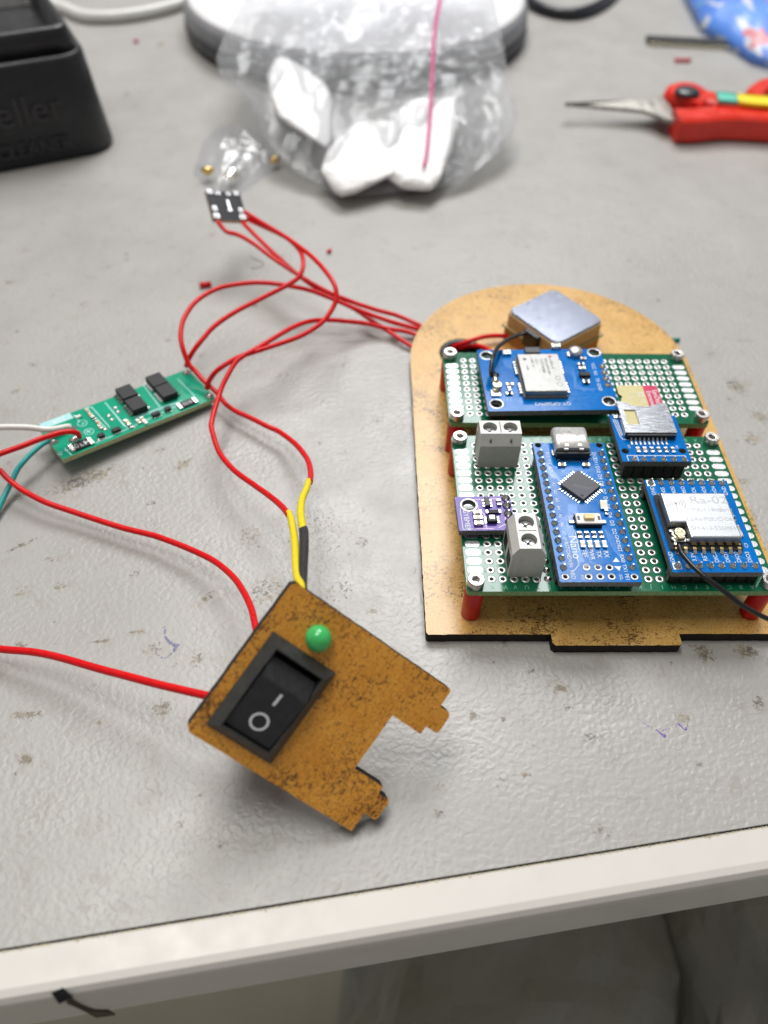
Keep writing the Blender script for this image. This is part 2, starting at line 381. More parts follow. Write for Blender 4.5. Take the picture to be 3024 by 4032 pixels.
# ------------------------------------------------------------------ setting: desk and floor
EA = math.radians(8.2); E1 = Vector((math.cos(EA), math.sin(EA), 0)); E2 = Vector((-math.sin(EA), math.cos(EA), 0)); EP = Vector((-15, -56.7, 0))
def desk():
    root = thing('desk', 'grey pebbled laminate desk top with a white edge strip', 'desk', EP, 8.2)
    # table sheet with a painted grime mask (shape of stains only)
    xs = np.concatenate([np.arange(-420, -130, 4.0), np.arange(-130, 130, .8), np.arange(130, 421, 4.0)]); ys = np.concatenate([np.arange(0, 230, .8), np.arange(230, 682, 2.5)]); nx, ny = len(xs), len(ys)
    X, Y = np.meshgrid(xs, ys); co = np.stack([X, Y, np.zeros_like(X)], -1).reshape(-1, 3)*S
    idx = np.arange(nx*ny).reshape(ny, nx); f = np.stack([idx[:-1, :-1], idx[:-1, 1:], idx[1:, 1:], idx[1:, :-1]], -1).reshape(-1, 4)
    me = bpy.data.meshes.new('laminate_top'); me.vertices.add(nx*ny); me.vertices.foreach_set('co', co.ravel())
    me.loops.add(f.size); me.loops.foreach_set('vertex_index', f.ravel()); me.polygons.add(len(f))
    me.polygons.foreach_set('loop_start', np.arange(0, f.size, 4)); me.polygons.foreach_set('loop_total', np.full(len(f), 4)); me.update(); me.validate()
    wx = EP.x+X*E1.x+Y*E2.x; wy = EP.y+X*E1.y+Y*E2.y
    g = np.full(X.shape, .02)
    rng = np.random.RandomState(3)
    spots = [(330, 1890, 150, 34, .8, -20), (60, 1960, 60, 20, .7, -25), (80, 2150, 75, 9, .8, -28), (205, 2205, 40, 13, .6, 10), (90, 2330, 45, 26, .6, 0), (235, 2308, 30, 18, .7, 0),
             (395, 2525, 45, 8, .95, -5), (210, 2533, 25, 8, .7, 0), (80, 2540, 25, 12, .95, 0), (540, 2490, 45, 9, .9, -5), (820, 2350, 55, 16, .75, -38), (600, 2560, 55, 34, .62, 0), (775, 2600, 28, 34, .75, 60),
             (690, 2620, 15, 15, .7, 0), (110, 2815, 75, 18, .85, 0), (640, 2790, 36, 40, .8, 60), (390, 2845, 18, 10, .8, -30), (370, 2700, 10, 8, .9, 0), (720, 1830, 40, 18, .8, -30), (990, 2110, 60, 60, .55, 0),
             (1250, 2060, 70, 130, .5, 70), (1050, 2330, 90, 60, .62, 0), (1330, 2330, 60, 90, .5, 60), (2210, 2710, 34, 18, .95, 0), (2240, 2785, 26, 11, .95, 0), (1860, 2820, 30, 20, .85, 0), (1975, 2833, 14, 11, .95, 0),
             (2060, 2922, 22, 12, .7, 20), (2340, 2910, 52, 24, .65, 0), (2100, 2932, 12, 11, .8, 0), (2075, 3050, 26, 14, .95, 20), (2770, 2570, 45, 34, .9, 30), (2940, 2565, 52, 30, .9, 10), (2985, 2770, 20, 28, .9, 30),
             (2750, 3010, 16, 12, .95, 0), (2380, 3265, 48, 50, .55, 0), (2090, 2640, 16, 14, .8, 0), (2640, 2615, 16, 8, .8, 0), (1940, 2605, 10, 8, .95, 0), (100, 2990, 30, 22, .95, 0), (60, 3045, 14, 10, .95, 0), (180, 3205, 12, 8, .95, 0),
             (790, 3130, 25, 14, .6, 0), (870, 3330, 30, 14, .7, -20), (2900, 1520, 30, 46, .8, -60), (2960, 1730, 34, 26, .75, 0), (2990, 1640, 30, 20, .8, 0), (2870, 1570, 14, 14, .7, 0), (500, 370, 14, 12, .8, 0), (530, 420, 18, 9, .7, 0),
             (630, 175, 16, 12, .8, 0), (1110, 1010, 40, 16, .55, 0), (430, 1050, 10, 30, .6, 70), (1330, 1440, 60, 18, .5, -10), (60, 1540, 22, 10, .8, -20), (1100, 1480, 45, 14, .6, -15), (250, 730, 22, 10, .7, 0), (2320, 1720, 5, 5, .5, 0),
             (2830, 2130, 25, 18, .7, 0), (2970, 2030, 20, 30, .7, 0), (2800, 1400, 18, 10, .6, 0), (2960, 1340, 12, 10, .6, 0)]
    for u, v, ru, rv, st, rot in spots:
        p = at(u, v); k = (at(u+10, v)-p).length/10; kv = (at(u, v-10)-p).length/10
        a = math.radians(rot); dx = wx-p.x; dy = (wy-p.y)*k/kv
        du = dx*math.cos(a)-dy*math.sin(a); dv = dx*math.sin(a)+dy*math.cos(a)
        d = np.sqrt((du/(ru*k))**2+(dv/(rv*k))**2); g = np.maximum(g, st*np.clip(1.45-d*.9, 0, 1))
    # loose sprinkle and a dirtier band round the work spot
    for _ in range(170):
        a, b = rng.uniform(-190, 190), rng.uniform(-60, 200)
        g = np.maximum(g, rng.uniform(.4, .9)*np.clip(1.2-np.sqrt((wx-a)**2+(wy-b)**2)/rng.uniform(.9, 3.0), 0, 1))
    band = np.exp(-((wx+38)/22)**2-((wy-28)/30)**2)*.36; g = np.maximum(g, band)
    ca = me.color_attributes.new('grime', 'FLOAT_COLOR', 'POINT')
    rgba = np.zeros((nx*ny, 4), np.float32); rgba[:, 0] = np.clip(g, 0, 1).ravel(); rgba[:, 3] = 1; ca.data.foreach_set('color', rgba.ravel())
    me.materials.append(M['laminate']); inst('laminate_top', me, root)
    MB().box(-420, 420, .2, 680, -24, -.6).build('desk_core', 'desk_core', root)
    MB().box(-420, 420, -.25, .15, -24, -.9).build('joint_gap', 'gap_dark', root)
    # edge strip: a little proud of the joint, rounded front
    pr = [(-.3, -24), (-.3, -.5), (-.75, -.12), (-6.6, -.05), (-7.9, -.45), (-8.7, -1.5), (-8.9, -3.2), (-8.9, -17.0), (-8.5, -17.8), (-7.6, -18), (-7.6, -24)]
    b = MB(); b.loft([[(x, y, z) for y, z in pr] for x in np.linspace(-420, 420, 60)], 0, True, False)
    b.build('edge_strip', 'edge_white', root)
    # dirty rim of glue along the joint
    b = MB()
    for k in range(420):
        x = -120+k*.62+random.uniform(-.2, .2); w = random.uniform(.15, .6)
        b.box(x, x+w, -.75-random.uniform(0, .35), -.33, -.5, -.3+random.uniform(0, .2))
    o = b.build('glue_line', 'glue', root); o['kind'] = 'stuff'
    return root
desk()
fl = MB().box(-1500, 1500, -1500, 1500, -745, -725).build('floor', 'floor_cream'); fl['kind'] = 'structure'

# ink marks on the desk
def scribble(name, label, strokes, mat, w):
    b = MB()
    for px, k in strokes:
        pts = smooth([at(u, v, .03) for u, v in px], 6)
        for i in range(len(pts)-1):
            if random.random() > k: continue
            d = (pts[i+1]-pts[i]); n = Vector((-d.y, d.x, 0)).normalized()*w*random.uniform(.3, 1.1)*k; z = Vector((0, 0, i*.0008))
            b.add([pts[i]-n+z, pts[i]+n+z, pts[i+1]+n*.8+z, pts[i+1]-n*.8+z], [(0, 3, 2, 1)])
    return tag(b.build(name, mat), label, 'ink mark')
scribble('ink_mark', 'violet pen scribble on the grey desk in front of the hardboard tab',
         [([(2508, 2828), (2520, 2836), (2540, 2850), (2565, 2866)], .55), ([(2582, 2872), (2590, 2878), (2604, 2890), (2618, 2902), (2620, 2896), (2612, 2890)], 1.0), ([(2600, 2882), (2620, 2872), (2640, 2866), (2660, 2862), (2668, 2846)], .5), ([(2668, 2848), (2680, 2858), (2694, 2872), (2702, 2872), (2700, 2862)], .9)], 'ink_violet', .22)
scribble('ink_stain', 'smudged blue ink spot on the desk beside the rocker switch panel',
         [([(645, 2468), (650, 2482), (648, 2496)], .6), ([(648, 2505), (660, 2520), (672, 2532), (690, 2538)], .8), ([(672, 2530), (690, 2545), (704, 2536), (690, 2552), (684, 2566)], .95), ([(676, 2570), (660, 2588), (640, 2590), (620, 2578), (610, 2570)], .6)], 'ink_blue', .55)

# person at the desk: only the lap shows
def person():
    vs = [(60, -420, -215), (20, -300, -215), (36, 20, -205), (30, 60, -560), (30, 150, -690), (150, -300, -215), (166, 20, -200), (175, 60, -560), (180, 150, -690), (62, -440, -120)]
    es = [(0, 1), (1, 2), (2, 3), (3, 4), (0, 5), (5, 6), (6, 7), (7, 8), (0, 9)]
    rad = [95, 84, 70, 56, 48, 84, 70, 56, 48, 100]
    me = bpy.data.meshes.new('person'); me.from_pydata([tuple(c*S for c in v) for v in vs], es, [])
    o = bpy.data.objects.new('person', me); link(o)
    sk = o.modifiers.new('skin', 'SKIN')
    if not me.skin_vertices: me.attributes.new('skin', 'FLOAT', 'POINT')
    for i, r in enumerate(rad):
        d = me.skin_vertices[0].data[i]; d.radius = (r*S, r*S); d.use_root = (i == 0)
    sb = o.modifiers.new('sub', 'SUBSURF'); sb.levels = 4; sb.render_levels = 4
    tx = bpy.data.textures.new('folds', 'CLOUDS'); tx.noise_scale = .045; tx.noise_depth = 2
    dp = o.modifiers.new('folds', 'DISPLACE'); dp.texture = tx; dp.strength = .032; dp.mid_level = .5; dp.texture_coords = 'LOCAL'
    me.materials.append(M['denim'])
    return tag(o, 'lap of a seated person in grey denim trousers below the desk edge', 'person')
bpy_person = None

# ------------------------------------------------------------------ hardboard base plate
PITCH = 2.54; X0, Y0 = 5.79, 3.41; BZ = 14.6
def rough_poly(poly, step=1.2, amp=.07):
    out = []
    for i in range(len(poly)):
        a, b = Vector(poly[i]), Vector(poly[(i+1) % len(poly)]); n = max(1, int((b-a).length/step))
        for k in range(n):
            p = a.lerp(b, k/n)
            if k: p += Vector((random.uniform(-amp, amp), random.uniform(-amp, amp)))
            out.append((p.x, p.y))
    return out
def base_plate():
    hw = 43.55; cx = 35.0; yp = -3.75; yt = -6.75; cy = 95.0
    poly = [(cx-hw+.4, yp), (cx-14.87, yp), (cx-14.87+.0, yt+.7), (cx-14.2, yt), (cx+14.4, yt), (cx+14.87, yt+.5), (cx+14.87, yp), (cx+hw-.4, yp), (cx+hw, yp+.5)]
    for k in range(49):
        a = math.pi*k/48; poly.append((cx+hw*math.cos(a), cy+hw*math.sin(a)))
    poly.append((cx-hw, yp+.6))
    hole = [(8+7.3*math.cos(2*math.pi*i/28), 99.8+7.3*math.sin(2*math.pi*i/28)) for i in range(28)]
    b = MB().plate(rough_poly(poly), [hole], 0.02, 3.0)
    bp = b.build('base_plate', ['hardboard_glare', 'burnt_edge']); MB().lathe(8, 99.8, [(7.25, .05), (7.25, 3.1), (6.9, 3.5), (5.6, 3.5), (5.2, 3.1), (5.2, .05)], 32, 0, False).build('burnt_rim_shade', 'coax_black', bp)  # black ring added in the hole for its burnt rim and shade
    MB().cyl(8, 99.8, .03, .06, 5.2, 24).build('hole_shade_disc', 'coax_black', bp)  # black disc: shade on the desk inside the hole, put in as colour
    return tag(bp, 'arched brown hardboard plate with a front tab, under the two green circuit boards', 'base plate')
base_plate()

# ------------------------------------------------------------------ perforated boards
def ring_mesh():
    b = MB(); n = 16
    def rg(r, z): return [(r*math.cos(2*math.pi*i/n), r*math.sin(2*math.pi*i/n), z) for i in range(n)]
    b.loft([rg(1.0, .0), rg(.96, .055), rg(.52, .06), rg(.46, 0), rg(.45, -1.58)], 0, False, True)
    return b.mesh('pad', 'tin')
def oval_mesh(w, h):
    p = rrect(-w/2, w/2, -h/2, h/2, h/2-.02, 6); return MB().prism(p, 0, .06, 0, .02).mesh('edge_pad', 'tin')
def blob_mesh(r=.95, h=.9, tip=True):
    b = MB(); b.lathe(0, 0, [(r, 0), (r*.93, h*.22), (r*.6, h*.55), (.34, h*.82), (.16, h)], 14)
    if tip: b.cyl(.03, .02, h*.7, h+.55, .27, 8, 1, .2)
    return b.mesh('pin', ['solder', 'pin_metal'])
RING = None
def screw_mesh():
    b = MB(); n = 24
    def rg(r, z, k=n): return [(r*math.cos(2*math.pi*i/k), r*math.sin(2*math.pi*i/k), z) for i in range(k)]
    hx = [(.92*math.cos(math.pi/3*round((2*math.pi*i/n)/(math.pi/3))), .92*math.sin(math.pi/3*round((2*math.pi*i/n)/(math.pi/3))), 0) for i in range(n)]
    b.loft([rg(1.9, 0), rg(1.9, 1.75), rg(1.72, 2.0), rg(1.1, 2.0), [(x, y, 1.92) for x, y, _ in hx], [(x, y, .9) for x, y, _ in hx]], 0, True, False)
    return b.mesh('screw', 'screw_steel')
def standoff_mesh(h):
    b = MB(); b.lathe(0, 0, [(2.0, 0), (2.2, .25), (2.2, h-.3), (2.1, h)], 24); return b.mesh('standoff', 'standoff_red')
def perfboard(name, label, x, y, w, h, rows, blocked, shared):
    root = thing(name, label, 'circuit board', (x, y, BZ), 0, 'green perforated boards')
    yb = (h-(rows-1)*PITCH)/2
    holes = []; pads = []
    for r in range(rows):
        for c in range(24):
            px, py = X0+c*PITCH, yb+r*PITCH
            if any(a < px+x < b and d < py+y < e for a, b, d, e in blocked): continue
            pads.append((px, py)); holes.append(circ(px, py, .46, 10))
    for cx in (2, w-2):
        for cy in (2, h-2): holes.append(circ(cx, cy, 1.05, 14))
    MB().plate(rrect(0, w, 0, h, .9, 3), holes, -1.6, 0).build('board', ['mask_green', 'edge_green'], root)
    for p in pads: inst('pad', shared['ring'], root, (p[0], p[1], .005), random.uniform(0, 360))
    for r in range(1, rows-1):
        for cx in (2.3, w-2.3): inst('edge_pad', shared['oval'], root, (cx, yb+r*PITCH, .005))
    for cx in (2, w-2):
        for cy in (2, h-2):
            inst('standoff', shared['standoff'], root, (cx, cy, -11.58)); inst('screw', shared['screw'], root, (cx, cy, .02), random.uniform(0, 60))
    return root, yb
shared = dict(ring=ring_mesh(), oval=oval_mesh(3.5, 1.85), screw=screw_mesh(), standoff=standoff_mesh(9.98))
LB, lyb = perfboard('perforated_board', 'larger green perforated board on red standoffs, carrying the grey terminal blocks', 0, 0, 70, 50, 18,
                    [(20.4, 37, -1, 42.5), (45.2, 65.5, 4.5, 28), (43, 57, 36, 47), (6.5, 15.2, 39.5, 46.2), (11.3, 17, 5, 13.2), (3, 9.6, 16.6, 24.5)], shared)
UB, uyb = perfboard('perforated_board', 'smaller green perforated board at the arched end, under the satellite receiver module', -.1, 55.06, 70, 30, 10, [(11, 43.2, 57.5, 80)], shared)
for i, ch in enumerate('XWVUTSRQPONMLKJIHGFEDCBA'):
    xx = X0+i*PITCH
    if i in (2, 3): ch = 'V' if i == 2 else 'U'
    text(ch, LB, xx, 1.2, .03, 1.5, 'silk_green', 180)
    if i > 3: text(ch, LB, xx, 48.7, .03, 1.5, 'silk_green', 180)
for r in range(1, 17, 2):
    text('%02d' % (r+1), LB, 4.55, lyb+r*PITCH-.2, .03, .85, 'silk_green', 90)
for r in range(1, 9, 2): text('%02d' % (r+1), UB, 4.55, uyb+r*PITCH-.2, .03, .85, 'silk_green', 90)
MB().lathe(37.6, 4.4, [(3.1, -4.0), (3.3, -3.7), (3.3, -1.65)], 28).build('underside_component', 'plastic_black', LB)  # dark round component of unknown kind under the board
# solder blobs where modules are pinned through
BL = blob_mesh(.9, .55, False)
for c in (5, 13): 
    for r in (17, 16, 15, 14): pass
for p in ((18.49, 3.41), (18.49, 5.95), (18.6, 8.4)): inst('solder_joint', BL, LB, (p[0], p[1], .05))

# ------------------------------------------------------------------ small part builders
CM = {}
def smd(parent, name, x, y, z, l, w, h, body, deg=0, end='solder', e=.28):
    key = (name, l, w, h, body)
    if key not in CM:
        b = MB(); b.box(-l/2+l*e*.8, l/2-l*e*.8, -w/2, w/2, 0, h, min(h, w)*.08, 0)
        for s_ in (-1, 1): b.box(min(s_*l/2, s_*(l/2-l*e)), max(s_*l/2, s_*(l/2-l*e)), -w/2-.02, w/2+.02, -.02, h*1.03, min(h, w)*.12, 1)
        CM[key] = b.mesh(name, [body, end])
    return inst(name, CM[key], parent, (x, y, z), deg)
def small_ic(parent, name, x, y, z, l, w, h, npin, deg=0, body='chip_black', c=.1):
    key = ('ic', name, l, w, h, npin, body)
    if key not in CM:
        b = MB(); b.box(-l/2, l/2, -w/2, w/2, .08, h, c, 0); n = npin//2
        for s_ in (-1, 1):
            for k in range(n):
                px = (k-(n-1)/2)*l/n; b.box(px-.14*l/n*2, px+.14*l/n*2, min(s_*w/2, s_*(w/2+.55)), max(s_*w/2, s_*(w/2+.55)), 0, h*.32, .03, 1)
        CM[key] = b.mesh(name, [body, 'solder'])
    return inst(name, CM[key], parent, (x, y, z), deg)
PIN = blob_mesh(.85, .8)
PINR = MB().loft([circ3 for circ3 in [[(.9*math.cos(2*math.pi*i/16), .9*math.sin(2*math.pi*i/16), z) for i in range(16)] for z in (0, .05)]]+[[(.5*math.cos(2*math.pi*i/16), .5*math.sin(2*math.pi*i/16), .05) for i in range(16)], [(.46*math.cos(2*math.pi*i/16), .46*math.sin(2*math.pi*i/16), -1.5) for i in range(16)]], 0, False, True).mesh('plated_hole', 'tin')
def header(parent, x, y, n, z0, z1, along='y', name='pin_header'):
    b = MB()
    for k in range(n):
        a = k*PITCH
        if along == 'y': b.box(x-1.25, x+1.25, y+a-1.24, y+a+1.24, z0, z1, .28)
        else: b.box(x+a-1.24, x+a+1.24, y-1.25, y+1.25, z0, z1, .28)
    return b.build(name, 'plastic_black', parent)
def strips(parent, lines, w, z, mat, name='copper_trace'):
    b = MB()
    for pts in lines:
        for i in range(len(pts)-1):
            p, q = Vector((*pts[i], 0)), Vector((*pts[i+1], 0)); d = q-p
            if d.length < 1e-6: continue
            t = d.normalized(); n = Vector((-t.y, t.x, 0))*w/2; p = p-t*w*.4; q = q+t*w*.4; zz = z+random.uniform(0, .008)
            b.add([(*(p-n).xy, zz), (*(q-n).xy, zz), (*(q+n).xy, zz), (*(p+n).xy, zz)], [(0, 1, 2, 3)])
    o = b.build(name, mat, parent); o['kind'] = 'stuff'; return o

# ------------------------------------------------------------------ microcontroller board
def nano():
    fr = Frame(28.65, 20.75, BZ); zt = 4.8
    root = thing('microcontroller_board', 'long blue microcontroller board with a metal socket and a square grey chip', 'circuit board', (28.65, 20.75, BZ))
    hl = [circ(sx*7.62, -20.3, .46, 12) for sx in (-1, 1)]+[circ((k-1)*2.54+.05, yy, .46, 12) for k in range(3) for yy in (-17.75, -20.25)]+[circ(sx*7.75, 20.9, .85, 14) for sx in (-1, 1)]
    MB().plate(rrect(-9.05, 9.05, -21.7, 21.65, .25, 2), hl, zt-1.6, zt).build('board', ['mask_blue', 'edge_grey'], root)
    for sx in (-1, 1):
        header(root, sx*7.62, -17.78, 15, .08, zt-1.62)
        for k in range(15): inst('pin', PIN, root, (sx*7.62, -17.7+k*PITCH, zt+.01), random.uniform(0, 360), (1, 1, random.uniform(.85, 1.15)))
        inst('plated_hole', PINR, root, (sx*7.62, -20.3, zt+.01))
    for k in range(3):
        for yy in (-17.75, -20.25): inst('plated_hole', PINR, root, ((k-1)*2.54+.05, yy, zt+.01))
    # socket: folded metal shell, black insulator at the board end, contact row
    u = thing_child('plug_socket', root, (0, 20.3, zt))
    rr = lambda x0, x1, z0, z1, r: rrect(x0, x1, z0, z1, r, 5)
    sh = MB(); sh.loft([[(x, y, z) for x, z in rr(-4.4, 4.4, .05, 3.25, 1.15)] for y in (-3.6, 3.7)], 0, True, True)
    sh.build('shell', 'usb_metal', u)
    MB().box(-4.2, 4.2, -4.75, -3.55, .35, 2.3, .18).build('insulator', 'plastic_black', u)
    for sx in (-1, 1):
        MB().box(sx*1.9-.6, sx*1.9+.6, -3.95, -3.5, 2.35, 3.05, .1).build('shell_tab', 'usb_metal', u)
        MB().box(sx*4.55-.35, sx*4.55+.35, -3.6, -1.6, 0, .55, .15).build('shell_leg', 'solder', u)
        MB().box(sx*1.6-.45, sx*1.6+.45, -2.9, -2.3, 3.27, 3.275).build('latch_slot', 'pin_metal', u)
    ct = MB().box(-.14, .14, -.45, .45, 0, .3, .05).mesh('contact', 'solder')
    for k in range(12): inst('contact', ct, u, ((k-5.5)*.62, -5.15, .0))
    # processor
    c = thing_child('processor_chip', root, (.25, 6.35, zt), 42.5)
    MB().box(-3.45, 3.45, -3.45, 3.45, .15, 1.05, .16).build('chip_body', 'chip_grey', c)
    lead = MB().box(-.2, .2, -.55, .45, 0, .22, .05).mesh('lead', 'solder')
    for s_ in range(4):
        for k in range(8):
            a = s_*90; t = (k-3.5)*.8; r = 3.95
            x, y = t*math.cos(math.radians(a))+r*math.sin(math.radians(a)), t*math.sin(math.radians(a))-r*math.cos(math.radians(a))
            inst('lead', lead, c, (x, y, 0), a)
    inst('lettering', text_mesh('AtmelC', 1.5, 'silk_grey_dim'), c, (-.3, -.9, 1.06), -60)
    MB().cyl(-2.6, -2.4, 1.051, 1.06, .38, 14).build('pin_mark', 'chip_black', c)
    # reset button
    b = thing_child('reset_button', root, (0, -4.8, zt))
    MB().box(-3.05, 3.05, -1.7, 1.7, .05, 1.2, .1).build('button_body', 'plastic_black', b)
    MB().box(-2.95, 2.95, -1.6, 1.6, 1.2, 1.72, .22).build('button_cover', 'white_plastic', b)
    MB().box(-1.2, 1.2, -.75, .75, 1.72, 2.45, .2).build('button_cap', 'button_cream', b)
    for sx in (-1, 1):
        MB().box(sx*2.35-.28, sx*2.35+.28, -.6, .6, 1.722, 1.74, .0).build('cover_slot', 'chip_grey', b)
        MB().box(min(sx*3.0, sx*4.3), max(sx*3.0, sx*4.3), -.45, .45, 0, .5, .12).build('button_lead', 'solder', b)
    # lights and resistors
    for k in range(4):
        x = -2.5+k*1.65
        smd(root, 'resistor', x, -8.6, zt, 1.9, .95, .42, 'chip_black', 90); smd(root, 'indicator_light', x+.18, -11.45, zt, 1.9, 1.0, .55, 'ceramic_cream', 90)
    smd(root, 'capacitor', -2.95, 13.6, zt, 1.9, 1.05, .6, 'cap_tan', 0); smd(root, 'capacitor', 3.0, 13.6, zt, 1.9, 1.05, .6, 'cap_tan', 0)
    smd(root, 'crystal', 4.75, .3, zt, 2.6, 1.7, .7, 'ceramic_cream', 85, 'solder', .12); smd(root, 'capacitor', 4.95, -1.85, zt, 1.5, .8, .5, 'chip_black', 80)
    smd(root, 'resistor', -3.55, 15.9, zt, 1.2, .6, .4, 'chip_black', 90)
    # writing
    for t, y in (('D12', 17.2), ('D11', 15), ('D10', 12.4), ('D9', 9.9), ('D8', 7.6), ('D7', 5.1), ('D6', 2.6), ('D5', .2), ('D4', -2.4), ('D3', -4.9), ('D2', -7.4)): text(t, root, 5.75, y, zt+.03, 1.35, 'silk', -90)
    for t, y in (('GND', -9.8), ('RST', -12.3), ('RX0', -15.2), ('TX1', -18), ('PE1', -20.4)): text(t, root, 5.95, y, zt+.03, 1.25, 'silk', -90)
    for t, y in (('RST', -11.5), ('GND', -14.1), ('VIN', -16.7), ('REO', -19.7)): text(t, root, -5.9, y, zt+.03, 1.3, 'silk', -90)
    for t, y in (('D13', 17.4), ('3V3', 15), ('REF', 12.4), ('A0', 9.9), ('A1', 7.4), ('A2', 4.9), ('A3', 2.3), ('A4', -.2), ('A5', -2.8), ('A6', -5.3), ('A7', -7.8), ('5V', -9.7)): text(t, root, -5.9, y, zt+.03, 1.1, 'silk', -90)
    for t, x in (('L', -2.35), ('PWR', -.7), ('TX', .95), ('RX', 2.6)): text(t, root, x, -14.0, zt+.03, 1.5, 'silk', -90)
    text('SCL', root, -3.7, -3.6, zt+.03, 1.2, 'silk_grey', -90); text('Nano', root, -4.2, -12.0, zt+.03, 2.6, 'silk', -90, sx=1.15)
    text('ISP', root, -2.55, -17.6, zt+.03, 1.6, 'silk', -90); text('3V3', root, -3.9, -20.4, zt+.03, .9, 'silk', -90); text('SCL', root, 4.6, -20.4, zt+.03, .9, 'silk', -90)
    ar = MB()
    for y, s_ in ((-15.6, 1), (-18.0, -1)): ar.add([(4.6, y+.7*s_, zt+.03), (3.6, y-.6*s_, zt+.03), (5.2, y-.6*s_, zt+.03)], [(0, 1, 2) if s_ < 0 else (0, 1, 2)])
    ar.build('arrow_mark', 'silk', root)
    L = []
    for k in range(7):
        x = -5.2+k*.33; L.append([(x, 10.2-k*.4), (x-1.0+k*.1, 9.2-k*.4+1.0), (-6.6, 11.6+k*.5)])
    for k in range(6): L.append([(-3.4+k*.36, 1.0), (-3.6+k*.36, -1.6-k*.2), (-4.6+k*.36, -2.8-k*.2), (-6.5, -4.6-k*1.0)])
    for k in range(6): L.append([(3.2+k*.28, 10.4-k*.5), (4.6+k*.1, 11.6-k*.5), (6.6, 11.7-k*.55)])
    for k in range(5): L.append([(3.6+k*.35, -6.6-k*.5), (4.0+k*.35, -10.0-k*.4), (4.6+k*.35, -13.2-k*.6), (6.2, -15.0-k*.6)])
    for k in range(5): L.append([(-4.8+k*.32, -5.2), (-5.0+k*.32, -8.2), (-4.4+k*.32, -14.2), (-3.7+k*.25, -16.2)])
    for k in range(5): L.append([(-3.3, 10.8+k*.42), (3.1, 11.2+k*.42), (4.2, 11.9+k*.42), (6.4, 12.2+k*.42)])
    L.append([(-1.6, -12.6), (-1.4, -16.0), (-.2, -17.0), (.4, -18.6)])
    strips(root, L, .15, zt+.012, 'mask_trace')
    strips(root, [[(-3.3, -6.9), (-3.2, -12.8)], [(-4.2, -14.6), (-4.0, -16.9), (-5.4, -18.6)], [(-1.9, -12.9), (-1.8, -14.8)], [(-2.3, -12.9), (-2.2, -14.8)]], .14, zt+.024, 'silk', 'silkscreen_line')
    return root
def thing_child(name, parent, loc, deg=0):
    o = bpy.data.objects.new(name, None); o.empty_display_size = .002; o.location = Vector(loc)*S; o.rotation_euler = (0, 0, math.radians(deg)); return link(o, parent)
plain('silk_grey_dim', (.10, .10, .115), .45, 0, .5, .1, 2)
nano()

